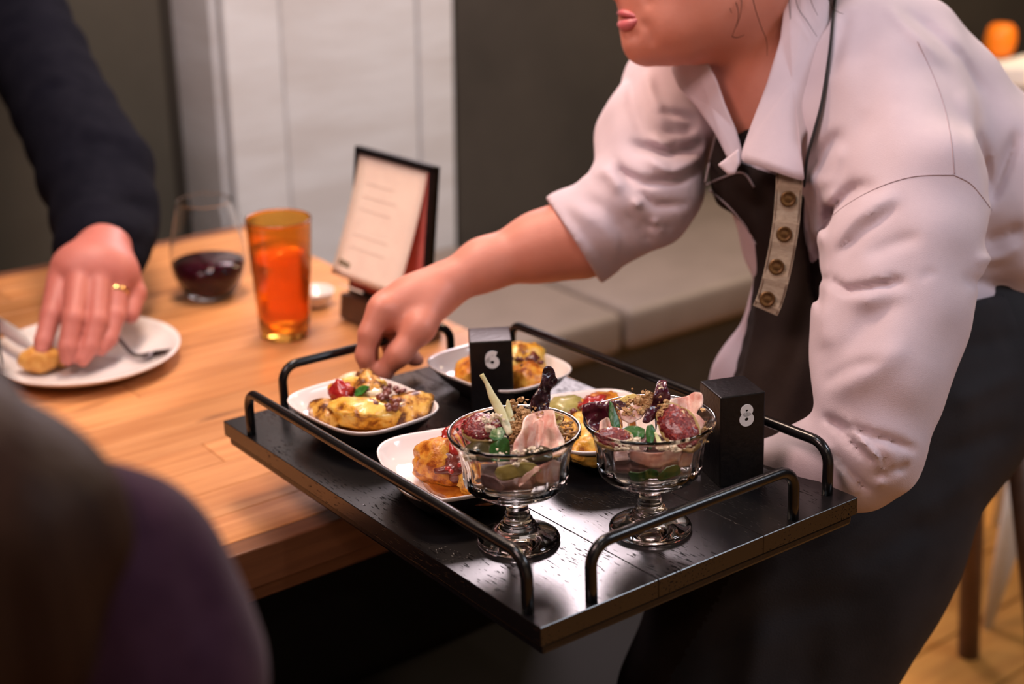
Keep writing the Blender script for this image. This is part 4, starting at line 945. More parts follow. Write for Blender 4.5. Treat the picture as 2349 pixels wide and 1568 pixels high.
M['ham'] = mat('cured_ham', (0.60, 0.27, 0.215), 0.4, col2=(0.74, 0.53, 0.44), nscale=48, detail=5, stretch=(1, 1, 1.6), ramp=(0.40, 0.58), sss=0.1, coat=0.15, bump=0.25, bscale=120)
M['ham_dark'] = mat('shaded_ham', (0.50, 0.23, 0.18), 0.45, col2=(0.68, 0.45, 0.36), nscale=60, ramp=(0.4, 0.6), bump=0.25, bscale=120)
M['beet'] = mat('beet_chip', (0.055, 0.006, 0.016), 0.22, col2=(0.085, 0.010, 0.022), nscale=70, coat=0.35, bump=0.6, bscale=160)
M['beet_dark'] = mat('dark_beet_chip', (0.020, 0.004, 0.008), 0.22, col2=(0.040, 0.006, 0.012), nscale=70, coat=0.35, bump=0.6, bscale=160)
M['basil'] = mat('basil_leaf', (0.014, 0.075, 0.010), 0.35, col2=(0.022, 0.115, 0.014), nscale=120, bump=0.5, bscale=180, coat=0.15)
M['fig_flesh'] = mat('fig_flesh', (0.13, 0.006, 0.010), 0.14, col2=(0.34, 0.045, 0.035), nscale=380, detail=2, ramp=(0.50, 0.66), coat=0.25, bump=1.0, bscale=420)
M['fig_skin'] = mat('fig_skin', (0.30, 0.22, 0.06), 0.4, col2=(0.36, 0.24, 0.09), nscale=60, coat=0.2)
M['crumb'] = mat('toasted_crumb', (0.34, 0.17, 0.06), 0.7, col2=(0.56, 0.36, 0.17), nscale=160, bump=0.5, bscale=400)
M['white_crumb'] = mat('white_crumb', (0.74, 0.62, 0.45), 0.6, col2=(0.80, 0.70, 0.55), nscale=200)
M['endive'] = mat('pale_endive', (0.60, 0.58, 0.24), 0.4, col2=(0.72, 0.70, 0.50), nscale=30, sss=0.1, bump=0.3, bscale=200)
M['dark_olive'] = mat('dark_olive_gel', (0.028, 0.024, 0.008), 0.25, col2=(0.06, 0.045, 0.015), nscale=60)
M['salad'] = mat('dark_purple_leaf', (0.10, 0.045, 0.045), 0.35, col2=(0.24, 0.13, 0.115), nscale=80, bump=0.4, bscale=150)
M['yellow_slice'] = mat('yellow_pear_slice', (0.62, 0.42, 0.10), 0.35, col2=(0.68, 0.52, 0.2), nscale=50, coat=0.2)
M['fried'] = mat('fried_onion', (0.28, 0.12, 0.035), 0.4, col2=(0.45, 0.24, 0.08), nscale=90, coat=0.3)
d1 = proj(*T(*CP[0], .092))[2]; d2 = proj(*T(*CP[1], .092))[2]
def sh(name, outline, d, m, label, cat, curl=None, thick=0.0014, tilt=(0, 0), rough=0.004, seed=0, rf=30.0, group=None):
    return tag(ob(name, *sheet(outline, d, curl, thick, 9, 72, tilt, rough, seed, rf), m, world=True), label, cat, group)
def fig(c, r, look, label, seed=0, sq=(1, 1), roll=0):
    t = thing('fig_piece', label, 'fig', Matrix.Translation(Vector(c)) @ Vector(look).normalized().to_track_quat('Z', 'Y').to_matrix().to_4x4() @ Matrix.Rotation(R(roll), 4, 'Z'))
    V, F = ico(4); A = []
    for v in V:
        k = 1 + 0.10 * noise.noise(Vector(v) * 1.7 + Vector((seed, 0, 0)))
        A.append((v[0] * r * k * sq[0], v[1] * r * k * sq[1], (v[2] * 0.16 + 0.06) * r if v[2] > 0 else v[2] * r * 0.85 * k))
    ob('skin', A, F, M['fig_skin'], t)
    B = []
    for v in V:
        k = 1 + 0.16 * noise.noise(Vector(v) * 7 + Vector((seed, 5, 0))) + 0.05 * noise.noise(Vector(v) * 18)
        B.append((v[0] * r * 0.90 * sq[0] * k, v[1] * r * 0.90 * sq[1] * k, (max(v[2], -0.2) * 0.34 * k + 0.10) * r))
    ob('flesh', B, F, M['fig_flesh'], t)
    return t
VW = lambda x=1174, y=1000: (np.array([0, 0, CAMZ]) - P(x, y, 1.1)) / np.linalg.norm(np.array([0, 0, CAMZ]) - P(x, y, 1.1))
up = np.array([0, 0, 1.0]); rt = np.array([1.0, 0, 0])
def crumbs(pts, size, seed, m, label, world=True):
    rg = random.Random(seed); ps = []
    for x, y, d, sx, sy, n in pts:
        for _ in range(n):
            s = size * rg.choice((.4, .5, .7, .9, 1.2, 1.7)); a, b = rg.gauss(0, sx * .5), rg.gauss(0, sy * .5)
            ps.append(blob(P(x + a, y + b, d - b * 0.00012 + rg.uniform(-.003, .003)), (s, s * rg.uniform(.5, 1), s * rg.uniform(.5, 1)), 2 if s > .002 else 1, 1.1, 2.4, rg.uniform(0, 60)))
    V, F = join(*ps); o = tag(ob('crumbs', V, F, m, world=True, smooth=False), label, 'crumbs'); o['kind'] = 'stuff'; return o
# ---- left coupe
fig(P(1108, 982, d1 + .004), 0.0165, VW() * 0.55 + up * 0.8 - rt * 0.15, 'half fig with red flesh at the left of the left coupe', 3, (1.15, .9))
tag(ob('gel_dome', *blob(P(1102, 1032, d1 - .008), (0.0130, 0.012, 0.006), 4, 0.12, 1.5, 2), M['dark_olive'], world=True), 'dark olive green dome below the fig in the left coupe', 'gel')
tag(ob('gel_dome', *blob(P(1234, 1038, d1 - .019), (0.0115, 0.009, 0.0055), 4, 0.12, 1.5, 5), M['dark_olive'], world=True), 'dark olive green dome in front of the ham slice, left coupe', 'gel')
tag(ob('endive_strip', *tube(smooth_path([P(1104, 858, d1 + .004), P(1118, 882, d1 + .004), P(1128, 906, d1 + .003), P(1143, 934, d1 + .002), P(1156, 962, d1 - .001), P(1170, 996, d1 - .006)], 26), [.0020, .0017, .0026, .0036, .0042, .0036, .0026], [.0009, .0008, .0012, .0016, .0014, .0010], seg=10, nhint=(0, -1, 0.3)), M['endive'], world=True), 'tall pale endive strip standing out of the left coupe', 'endive')
tag(ob('endive_tip', *tube(smooth_path([P(1165, 916, d1 + .008), P(1167, 940, d1 + .008), P(1172, 972, d1 + .004)], 14), [.0006, .0022, .0034, .0036], [.0006, .0014, .0018], seg=10, nhint=(0, -1, 0.3)), M['endive'], world=True), 'short pointed pale endive tip beside the tall strip', 'endive')
sh('beet_chip', [(1248, 842), (1258, 838), (1268, 842), (1274, 854), (1274, 864), (1281, 869), (1276, 880), (1266, 888), (1262, 896), (1263, 915), (1258, 945), (1240, 950), (1213, 942), (1219, 912), (1228, 900), (1237, 886), (1242, 872), (1244, 852)], d1 + .022, M['beet_dark'], 'tall dark purple beet chip standing at the back of the left coupe', 'beet chip', lambda a, b: 0.010 * math.sin(a * 5 + b * 4) * .6 + 0.012 * a * a, 0.0018, (0, -0.012), 0.007, 2, 16)
sh('ham_slice', [(1212, 950), (1236, 942), (1262, 938), (1272, 940), (1276, 972), (1286, 992), (1296, 1010), (1292, 1036), (1258, 1042), (1210, 1040), (1174, 1044), (1178, 1015), (1196, 988), (1200, 962)], d1 - .012, M['ham'], 'large curled pink ham slice at the right of the left coupe', 'ham', lambda a, b: 0.010 * math.cos(a * 7) + 0.003 * math.sin(b * 9 + 3 * a), 0.0016, (0.010, -0.022), 0.003, 4, 26)
sh('ham_fold', [(1222, 968), (1238, 958), (1248, 965), (1246, 990), (1236, 1028), (1226, 1028), (1230, 1000)], d1 - .024, M['ham'], 'narrow fold of fatty ham lying on the large ham slice', 'ham', lambda a, b: 0.004 * math.cos(a * 5), 0.0014, (0, -0.016), 0.002, 6)
sh('basil_leaf', [(1158, 1000), (1168, 1010), (1171, 1030), (1168, 1049), (1148, 1051), (1128, 1049), (1121, 1032), (1126, 1018), (1142, 1010)], d1 - .030, M['basil'], 'bright green basil leaf at the front of the left coupe', 'basil', lambda a, b: 0.010 * abs(a + .1) + 0.004 * b, 0.0008, (0.004, -0.008), 0.002, 3)
sh('basil_leaf', [(1128, 985), (1150, 978), (1160, 990), (1152, 1006), (1134, 1012), (1122, 1002)], d1 - .022, M['basil'], 'smaller curled basil leaf behind the bright one, left coupe', 'basil', lambda a, b: -0.008 * abs(a), 0.0008, (0.004, -0.01), 0.002, 5)
crumbs([(1195, 952, d1 + .010, 48, 28, 150), (1186, 985, d1 - .002, 22, 50, 90), (1285, 985, d1 + .012, 26, 30, 50)], 0.0015, 3, M['crumb'], 'toasted brown crumbs heaped behind the ham in the left coupe')
crumbs([(1130, 968, d1 - .008, 34, 30, 26), (1190, 1040, d1 - .032, 26, 12, 16), (1228, 1034, d1 - .036, 24, 10, 12), (1080, 1040, d1 - .022, 14, 12, 8), (1150, 1038, d1 - .036, 16, 10, 4)], 0.0017, 5, M['white_crumb'], 'white crumbs scattered on the fig and front of the left coupe')
for i, (x, y, dd) in enumerate([(1305, 990, .010), (1318, 998, .004), (1298, 1004, .000)]):
    c = P(x, y, d1 + dd); q = [c + 0.0042 * (math.cos(a) * rt + math.sin(a) * (0.7 * up + 0.5 * VW())) for a in np.linspace(0, 5.6, 20)]
    tag(ob('onion_ring', *tube(np.array(q), 0.0011, seg=8), M['fried'], world=True), ['crisp onion ring at the right rim inside the left coupe', 'second crisp onion ring nearest the right rim of the left coupe', 'lowest crisp onion ring beside the ham in the left coupe'][i], 'onion ring', 'crisp onion rings in the left coupe')
def coupe_pt(k, r, a, z): z += 0.006; return T(CP[k][0] + r * math.cos(R(a)), CP[k][1] + r * math.sin(R(a)), z)
for k, side in ((0, 'left'), (1, 'right')):
    ps = []; rg = random.Random(11 + k)
    for i in range(16):
        a = rg.uniform(0, 360); r = rg.uniform(0.004, 0.024); z = 0.058 + 0.018 * (i / 16)
        V, F = leaf(0.026, 0.011, rg.uniform(-.2, .3), 0.3, 10, 6, 0.0007, i)
        V[:, 0] -= 0.013
        Mx = Matrix(TRAY) @ at((CP[k][0] + r * math.cos(a), CP[k][1] + r * math.sin(a), z)) @ RX(rg.uniform(-40, 40), rg.uniform(-30, 30), rg.uniform(0, 360))
        ps.append((loc(Mx, V), F))
    o = tag(ob('salad_leaves', *join(*ps), M['salad'], world=True), f'dark purple salad leaves at the bottom of the {side} coupe', 'salad'); o['kind'] = 'stuff'
    tag(ob('salad_base', *blob(coupe_pt(k, 0, 0, 0.0565), (0.031, 0.031, 0.0105), 4, 0.12, 2.2, 3 + k, TRAY, 0.05), M['salad'], world=True), f'dark packed salad filling the bowl of the {side} coupe', 'salad')
# pieces seen through the left bowl, just inside the glass
def inside(k, a, z0, z1, w, m, label, cat, seed=0, r=0.037, name='slice'):
    """a slice pressed against the inner wall of the bowl, centred at azimuth a (tray frame)"""
    V, F = [], []; n, mm = 14, 8
    for th in (0, 1):
        for i in range(n + 1):
            s = i / n * 2 - 1
            for j in range(mm + 1):
                q = j / mm; hw = math.sqrt(max(0, 1 - abs(s) ** 3)); zc_ = (z0 + z1) / 2 + 0.002 * math.sin(3 * s + seed)
                z = zc_ + (q - .5) * (z1 - z0) * max(0.12, hw); rr = r + 0.02 * max(0, (z - 0.068)) - 0.0013 * th - 0.0010 * abs(noise.noise(Vector((s * 3, q * 2, seed))))
                V.append(coupe_pt(k, rr, a + s * w, z))
    w_ = mm + 1; N = (n + 1) * w_
    for i in range(n):
        for j in range(mm):
            p = i * w_ + j; F.append((p, p + w_, p + w_ + 1, p + 1)); F.append((N + p, N + p + 1, N + p + w_ + 1, N + p + w_))
        p = i * w_; F.append((p, N + p, N + p + w_, p + w_)); p = i * w_ + mm; F.append((p, p + w_, N + p + w_, N + p))
    for j in range(mm): F.append((j, j + 1, N + j + 1, N + j)); p = n * w_ + j; F.append((p, N + p, N + p + 1, p + 1))
    return tag(ob(name, V, F, m, world=True), label, cat)
FRONT = -90 - 37.5  # azimuth of the camera side in the tray frame
inside(0, FRONT + 4, 0.066, 0.080, 30, M['olive_green'], 'pale green slice against the front glass of the left coupe', 'slice', 1)
inside(0, FRONT - 34, 0.055, 0.066, 22, M['salad'], 'dark purple leaf against the lower left glass of the left coupe', 'leaf', 2, name='leaf_piece')
inside(0, FRONT + 52, 0.056, 0.075, 24, M['ham_dark'], 'dark ham piece against the right glass of the left coupe', 'ham', 3, name='ham_piece')
sh('ham_strip', [(1206, 1082), (1226, 1068), (1238, 1066), (1236, 1078), (1216, 1092), (1203, 1108), (1190, 1118), (1188, 1104)], d1 - .0315, M['ham'], 'pale twisted ham strip seen through the left bowl', 'ham', lambda a, b: 0.002 * math.sin(a * 6), 0.0012, (0, -0.004), 0.001, 8)
# ---- right coupe
sh('beet_chip', [(1338, 928), (1352, 922), (1375, 920), (1398, 916), (1416, 924), (1410, 944), (1398, 962), (1384, 975), (1370, 990), (1352, 982), (1340, 962), (1334, 945)], d2 + .000, M['beet'], 'broad dark red beet chip at the left of the right coupe', 'beet chip', lambda a, b: 0.014 * a * a + 0.006 * math.sin(b * 5), 0.0018, (0.0, -0.016), 0.005, 12, 22)
sh('beet_chip', [(1508, 874), (1516, 870), (1530, 872), (1530, 885), (1538, 905), (1540, 935), (1532, 952), (1512, 948), (1500, 962), (1484, 972), (1472, 968), (1480, 948), (1496, 925), (1500, 900)], d2 + .006, M['beet'], 'tall dark red beet chip standing in the middle of the right coupe', 'beet chip', lambda a, b: 0.012 * a + 0.006 * math.sin(b * 6), 0.0018, (0, -0.016), 0.006, 13, 20)
sh('beet_chip', [(1408, 918), (1424, 918), (1448, 930), (1440, 938), (1420, 940), (1408, 930)], d2 + .016, M['beet_dark'], 'small dark beet chip behind the basil spear, right coupe', 'beet chip', lambda a, b: 0.006 * a * a, 0.0016, (0, -0.01), 0.003, 14)
sh('yellow_slice', [(1412, 918), (1436, 906), (1452, 902), (1474, 908), (1480, 916), (1456, 920), (1436, 928)], d2 + .026, M['yellow_slice'], 'yellow green slice at the back rim of the right coupe', 'slice', lambda a, b: 0.006 * b, 0.002, (0, -0.01), 0.001, 3)
sh('ham_slice', [(1536, 916), (1548, 912), (1576, 908), (1592, 898), (1610, 900), (1614, 915), (1612, 930), (1600, 942), (1596, 958), (1602, 968), (1575, 978), (1545, 965), (1536, 945)], d2 + .012, M['ham'], 'pink ham slice standing at the right of the right coupe', 'ham', lambda a, b: 0.008 * math.cos(a * 6) , 0.0016, (0.008, -0.016), 0.003, 21, 26)
sh('ham_slice', [(1556, 950), (1585, 944), (1604, 952), (1618, 968), (1610, 985), (1596, 996), (1570, 985), (1556, 970)], d2 - .006, M['ham_dark'], 'lower tan ham slice beside the fig wedge, right coupe', 'ham', lambda a, b: 0.006 * a * a, 0.0016, (0.004, -0.014), 0.003, 22)
sh('ham_slice', [(1420, 945), (1445, 934), (1466, 924), (1490, 920), (1488, 938), (1470, 960), (1445, 972), (1424, 962)], d2 + .006, M['ham'], 'small tan ham curl under the toasted crumbs, right coupe', 'ham', lambda a, b: 0.006 * a, 0.0016, (0.0, -0.012), 0.003, 23)
sh('basil_leaf', [(1398, 918), (1405, 924), (1412, 940), (1420, 960), (1424, 982), (1412, 984), (1402, 976), (1396, 952)], d2 - .010, M['basil'], 'slender upright basil leaf at the left of the right coupe', 'basil', lambda a, b: 0.006 * abs(a), 0.0008, (0, -0.010), 0.001, 31)
sh('basil_leaf', [(1420, 984), (1440, 976), (1462, 976), (1480, 984), (1478, 1004), (1460, 1012), (1440, 1006), (1424, 998)], d2 - .020, M['basil'], 'broad shiny basil leaf in the middle of the right coupe', 'basil', lambda a, b: 0.010 * b * b + 0.004 * a, 0.0008, (0, -0.014), 0.003, 32, 18)
sh('basil_leaf', [(1484, 976), (1496, 972), (1504, 985), (1500, 1010), (1494, 1024), (1484, 1012), (1480, 992)], d2 - .024, M['basil'], 'narrow folded basil leaf left of the fig wedge, right coupe', 'basil', lambda a, b: 0.007 * abs(a), 0.0008, (0, -0.014), 0.002, 33)
fig(P(1556, 978, d2 - .014), 0.0165, VW(1550, 980) * 0.85 + up * 0.55 - rt * 0.25, 'large glistening fig wedge at the right of the right coupe', 8, (1.45, 0.90), -40)
fig(P(1408, 1004, d2 - .026), 0.0110, VW(1550, 980) * 0.7 + up * 0.6, 'small fig wedge at the front left of the right coupe', 11, (1.4, .9))
sh('crisp', [(1376, 966), (1392, 956), (1402, 962), (1404, 976), (1390, 982), (1374, 986)], d2 - .012, M['ham'], 'small pale pink ham shard beside the broad beet chip', 'ham', lambda a, b: 0.004 * math.sin(5 * a), 0.0012, (0, -0.008), 0.002, 41)
sh('pale_shard', [(1500, 990), (1506, 992), (1516, 1008), (1522, 1026), (1510, 1026), (1506, 1012)], d2 - .034, M['endive'], 'pale thin shard at the front rim of the right coupe', 'shard', None, 0.0012, (0, -0.006), 0.001, 42)
crumbs([(1478, 918, d2 + .012, 38, 18, 130), (1452, 940, d2 + .004, 34, 14, 60), (1520, 942, d2 - .006, 14, 26, 50), (1610, 985, d2 - .004, 18, 24, 40)], 0.0014, 13, M['crumb'], 'toasted crumbs on the ham curl of the right coupe')
crumbs([(1448, 1012, d2 - .032, 24, 14, 18), (1545, 1022, d2 - .038, 46, 8, 24), (1430, 1022, d2 - .034, 20, 8, 8)], 0.0017, 15, M['white_crumb'], 'white crumbs along the front rim of the right coupe')
inside(1, FRONT + 6, 0.068, 0.081, 36, M['ham_dark'], 'folded ham slice pressed against the front of the right bowl', 'ham', 5, name='ham_piece')
inside(1, FRONT - 12, 0.054, 0.063, 20, M['basil'], 'dark basil leaf low against the glass, left, right coupe', 'basil', 6, name='leaf_piece')
inside(1, FRONT + 22, 0.054, 0.064, 18, M['basil'], 'rounded basil leaf low against the glass, middle, right coupe', 'basil', 7, name='leaf_piece')
inside(1, FRONT + 56, 0.060, 0.074, 20, M['ham_dark'], 'pale ham piece low at the right of the right bowl', 'ham', 8, name='ham_piece')

# ------------------------------------------------------------------ things on the guests' table
q = PZ(655, 768, 0.75)
prof = [(0.0, 0.0015), (0.030, 0.0), (0.0325, 0.0015), (0.0335, 0.006), (0.0345, 0.02)] + [(0.0345 + 0.0085 * t, 0.02 + 0.14 * t) for t in np.linspace(0.1, 1, 8)] + [(0.0436, 0.1625), (0.0432, 0.1645), (0.0420, 0.1650), (0.0410, 0.1640)] + [(0.0407 - 0.0085 * t, 0.160 - 0.145 * t) for t in np.linspace(0, 1, 8)] + [(0.029, 0.012), (0.0, 0.0115)]
tum = thing('tumbler', 'tall translucent amber tumbler with fine ribs on the wooden table', 'tumbler', at((q[0], q[1], 0.7502)))
ob('tumbler_body', *lathe(prof, 96, lambda r, z, a, i: r * (1 + (0.008 * abs(math.sin(a * 12)) if i < 14 and 0.01 < z < 0.135 else 0)), close=False), M['amber'], tum)
M['tea'] = mat('amber_drink', (1.0, 0.50, 0.12), 0.05, trans=0.85, ior=1.33)
ob('drink', *lathe([(0.0, 0.0122), (0.0288, 0.0125), (0.0318, 0.017)] + [(0.0318 + 0.0062 * t, 0.017 + 0.108 * t) for t in np.linspace(.1, 1, 6)] + [(0.0, 0.1252)], 64, close=False), M['tea'], tum)
q = PZ(485, 678, 0.75)
wp = [(0.0, 0.0012), (0.022, 0.0), (0.029, 0.001), (0.036, 0.006), (0.045, 0.020), (0.0515, 0.038), (0.0540, 0.055), (0.0530, 0.075), (0.0490, 0.100), (0.0430, 0.128), (0.0403, 0.1405), (0.0399, 0.1428), (0.0396, 0.1436), (0.0392, 0.1436), (0.0389, 0.1428)]
wi = [(r - 0.0014, z) for r, z in wp[4:11]][::-1][0:] + [(0.034, 0.0085), (0.024, 0.0055), (0.0, 0.005)]
wg = thing('wine_glass', 'stemless wine glass with dark red wine on the wooden table', 'wine glass', at((q[0], q[1], 0.7502)))
ob('glass_bowl', *lathe(wp + wi, 72, close=False), M['thin_glass'], wg)
ob('wine', *lathe([(0.0, 0.0053), (0.0236, 0.0058), (0.0336, 0.0088), (0.0433, 0.0202), (0.0498, 0.038), (0.0520, 0.0525), (0.0, 0.0525)], 64, close=False), M['wine'], wg)
q = PZ(-52, 880, 0.75)
tag(ob('water_glass', *lathe([(0.0, 0.002), (0.030, 0.0), (0.032, 0.002), (0.033, 0.02), (0.037, 0.12), (0.0365, 0.1215), (0.0355, 0.12), (0.0315, 0.02), (0.029, 0.01), (0.0, 0.009)], 64, close=False), M['thin_glass'], None, at((q[0], q[1], 0.7502))), 'clear water glass at the left edge beside the round plate', 'glass')
q = PZ(725, 700, 0.75)
tag(ob('small_dish', *lathe([(0.0, 0.002), (0.015, 0.0), (0.02, 0.004), (0.026, 0.018), (0.027, 0.024), (0.0255, 0.024), (0.0185, 0.007), (0.0, 0.005)], 32, close=False), M['white_ceramic'], None, at((q[0], q[1], 0.7502))), 'small white sauce dish behind the amber tumbler', 'dish')
# plate, food, cutlery
pc = PZ(195, 815, 0.762); PL = at((pc[0], pc[1], 0.7502))
tag(ob('dinner_plate', *lathe([(0.0, 0.002), (0.060, 0.002), (0.064, 0.0), (0.070, 0.002), (0.100, 0.010), (0.116, 0.018), (0.1205, 0.0215), (0.1205, 0.0235), (0.1185, 0.0238), (0.112, 0.019), (0.098, 0.0135), (0.072, 0.0065), (0.0, 0.0060)], 72, close=False), M['white_ceramic'], None, PL), 'large round white plate before the navy sleeved guest', 'plate')
pz = 0.7502 + 0.0075
M['croquette'] = mat('golden_croquette', (0.50, 0.20, 0.03), 0.5, col2=(0.66, 0.34, 0.08), nscale=90, bump=0.6, bscale=200)
a_ = PZ(92, 822, pz + .018); tag(ob('croquette', *blob(a_, (0.026, 0.019, 0.018), 4, 0.12, 1.6, 4, Matrix.Rotation(R(25), 4, 'Z'), 0.04), M['croquette'], world=True), 'golden fried croquette held by the fingers on the round plate', 'croquette')
a_ = PZ(140, 822, pz + .010); tag(ob('croquette_piece', *blob(a_, (0.011, 0.012, 0.010), 3, 0.3, 2, 7), M['croquette'], world=True), 'broken piece of croquette beside the fingertips', 'croquette')
fk = thing('fork', 'dark steel fork lying on the round white plate', 'fork', PL)
hp = [PZ(215, 700, pz + .040), PZ(250, 748, pz + .026), PZ(285, 790, pz + .012), PZ(305, 812, pz + .006), PZ(325, 815, pz + .007)]
ob('handle', *tube(smooth_path(hp, 24), [.0045, .0035, .0030, .0035, .0065], .0016, seg=10, nhint=(0, 0, 1)), M['dark_steel'], fk, world=True)
e0, e1 = PZ(325, 815, pz + .007), PZ(388, 806, pz + .014); ax_ = (e1 - e0) / np.linalg.norm(e1 - e0); sd = np.cross(ax_, [0, 0, 1.0])
ob('head', *tube(np.array([e0 - ax_ * .002, e0 + ax_ * .006, e0 + ax_ * .014]), [.0065, .0105, .0105], .0012, seg=12, nhint=(0, 0, 1)), M['dark_steel'], fk, world=True)
for k in range(4): ob('tine', *tube(np.array([e0 + ax_ * .012 + sd * (k - 1.5) * .0062, e0 + ax_ * .035 + sd * (k - 1.5) * .0062, e1 + sd * (k - 1.5) * .0058]), [.0018, .0016, .0008], .0010, seg=8, nhint=(0, 0, 1)), M['dark_steel'], fk, world=True)
kn = thing('knife', 'bright steel knife reaching in from the left to the croquette', 'knife', PL)
k0, k1 = PZ(-70, 700, pz + .055), PZ(84, 800, pz + .020)
ob('blade', *tube(np.array([k0 + (k1 - k0) * t for t in (0.25, .5, .8, .95, 1)]), [.008, .009, .009, .006, .001], .0008, seg=10, nhint=(0, -.7, .7)), M['steel'], kn, world=True)
ob('handle', *tube(np.array([k0 + (k1 - k0) * t for t in (-0.5, -.2, .25)]), [.008, .009, .007], .004, seg=10, nhint=(0, -.7, .7)), M['steel'], kn, world=True)
# menu stand
TL, TRr, BL = P(805, 330, 1.9), P(985, 378, 1.793), PZ(806, 668, 0.785)
xa = (TRr - TL); Wd = np.linalg.norm(xa); xa /= Wd; za = TL - BL; Ht = np.linalg.norm(za); za /= Ht; za -= xa * (xa @ za); za /= np.linalg.norm(za); ya = np.cross(za, xa)
MM = Matrix(((xa[0], ya[0], za[0], BL[0]), (xa[1], ya[1], za[1], BL[1]), (xa[2], ya[2], za[2], BL[2]), (0, 0, 0, 1)))
ms = thing('menu_stand', 'black menu board with curling cream page on a brown wooden block', 'menu stand', MM)
ob('board', *box(Wd, 0.006, Ht, (Wd / 2, 0.003, Ht / 2), 0.001), M['black_block'], ms, smooth=False)
for nm, b in (('frame_strip', (Wd, 0.010, 0.009, (Wd / 2, -0.001, Ht - 0.0045))), ('frame_strip', (0.010, 0.010, Ht, (Wd - 0.005, -0.001, Ht / 2))), ('frame_strip', (0.005, 0.010, Ht, (0.0025, -0.001, Ht / 2))), ('frame_strip', (Wd, 0.010, 0.009, (Wd / 2, -0.001, 0.0045)))):
    ob(nm, *box(*b[:3], b[3], 0.001, 1), M['black_block'], ms, smooth=False)
ob('base_block', *box(Wd * 0.98, 0.050, 0.036, (Wd / 2, 0.004, -0.0165), 0.002), M['walnut'], ms, smooth=False)
def page(x0, x1, z0, z1, out, y0, m, name, n=14, th=0.0004, p=1.6):
    V, F = [], []
    for t_ in (0, 1):
        for i in range(n + 1):
            f = i / n; z = z1 + (z0 - z1) * f; y = y0 - out * f ** p
            for x in np.linspace(x0, x1, 7): V.append((x, y + th * t_, z))
    N = (n + 1) * 7
    for i in range(n):
        for j in range(6):
            a = i * 7 + j; F.append((a, a + 7, a + 8, a + 1)); F.append((N + a, N + a + 1, N + a + 8, N + a + 7))
        a = i * 7; F.append((a, N + a, N + a + 7, a + 7)); a = i * 7 + 6; F.append((a, a + 7, N + a + 7, N + a))
    for j in range(6): F.append((j, j + 1, N + j + 1, N + j)); a = n * 7 + j; F.append((a, N + a, N + a + 1, a + 1))
    return ob(name, V, F, m, ms)
page(0.006, Wd - 0.012, 0.010, Ht - 0.010, 0.004, -0.0015, M['pink_card'], 'coral_page')
z1p = Ht - 0.011; z0p = 0.034; outp = 0.040; pp_ = 1.3
pg = page(0.007, Wd - 0.016, z0p, z1p, outp, -0.0025, M['cream_paper'], 'cream_page', 18, 0.0005, pp_)
def on_page(x, z): f = (z1p - z) / (z1p - z0p); return (x, -0.0029 - outp * max(f, 0) ** pp_, z)
def mark(x0, x1, z, h, m, name, sl=0.0):
    zt, zb = z + h / 2, z - h / 2; q = [on_page(x0, zb), on_page(x1, zb), on_page(x1, zt), on_page(x0, zt)]
    V = q + [(a, b + 0.0003, c) for a, b, c in q]
    ob(name, V, [(0, 1, 2, 3), (7, 6, 5, 4), (0, 4, 5, 1), (1, 5, 6, 2), (2, 6, 7, 3), (3, 7, 4, 0)], m, ms, smooth=False)
rg = random.Random(3)
for k in range(9):
    z = Ht - 0.045 - 0.017 * k; x = 0.030
    if k in (3, 6): continue
    mark(x, x + rg.uniform(0.05, 0.085), z, 0.0022, M['faint_ink'], 'text_line')
for k, (a, b) in enumerate([(0.016, 0.021), (0.0225, 0.0285), (0.030, 0.035), (0.0365, 0.040)]): mark(a, b, 0.052 - 0.0006 * k, 0.007, M['ink'], 'printed_word')

# ------------------------------------------------------------------ guest in navy, far side of the table
g1 = thing('person', 'guest in a navy sleeve reaching over the round white plate', 'person', ROOM @ at((0.55, 2.48, 0)))
def hand_far():
    p = chain([(240, 560, 1.86, 62), (225, 618, 1.82, 78)], 0.02) + chain([(170, 622, 1.80, 52), (262, 640, 1.82, 52)], 0.03)
    p += chain([(142, 640, 1.79, 34), (118, 722, 1.755, 25), (100, 782, 1.74, 21), (95, 802, 1.735, 17)], 0.004)
    p += chain([(184, 634, 1.785, 33), (168, 730, 1.742, 25), (156, 796, 1.733, 22), (154, 822, 1.733, 17)], 0.004)
    p += chain([(228, 640, 1.79, 32), (222, 735, 1.755, 24), (206, 795, 1.744, 21), (190, 824, 1.738, 17)], 0.004)
    p += chain([(266, 648, 1.805, 30), (266, 724, 1.78, 22), (250, 778, 1.765, 19), (232, 802, 1.755, 15)], 0.004)
    p += chain([(292, 634, 1.845, 31), (309, 672, 1.825, 25), (300, 722, 1.805, 20)], 0.006)
    return p
def other_hand():
    b = PZ(-140, 660, 0.86); return [cone(b + (-.02, .10, .02), b, 0.030, 0.036, 0.02)] + [q for i in range(4) for q in (cone(b + (0.02 * i - .03, 0, 0), b + (0.02 * i - .025, -.05, -.01), .012, .010, .006), cone(b + (0.02 * i - .025, -.05, -.01), b + (0.02 * i - .01, -.06, -.04), .010, .008, .006))] + [cone(b + (.03, .02, 0), b + (.045, -.03, -.02), .013, .010, .008)]
hd = [cone(UV(.50, 2.40, 1.52), UV(.50, 2.42, 1.58), 0.095, 0.10, 0.04), cone(UV(.50, 2.33, 1.47), UV(.50, 2.36, 1.50), 0.055, 0.07, 0.04), cone(UV(.50, 2.265, 1.515), UV(.50, 2.275, 1.545), 0.014, 0.008, 0.01), cone(UV(.50, 2.45, 1.42), UV(.50, 2.47, 1.28), 0.055, 0.065, 0.03)]
hd += [cone(UV(.50 + s * .10, 2.42, 1.52), UV(.50 + s * .105, 2.43, 1.56), 0.014, 0.016, 0.006) for s in (-1, 1)]
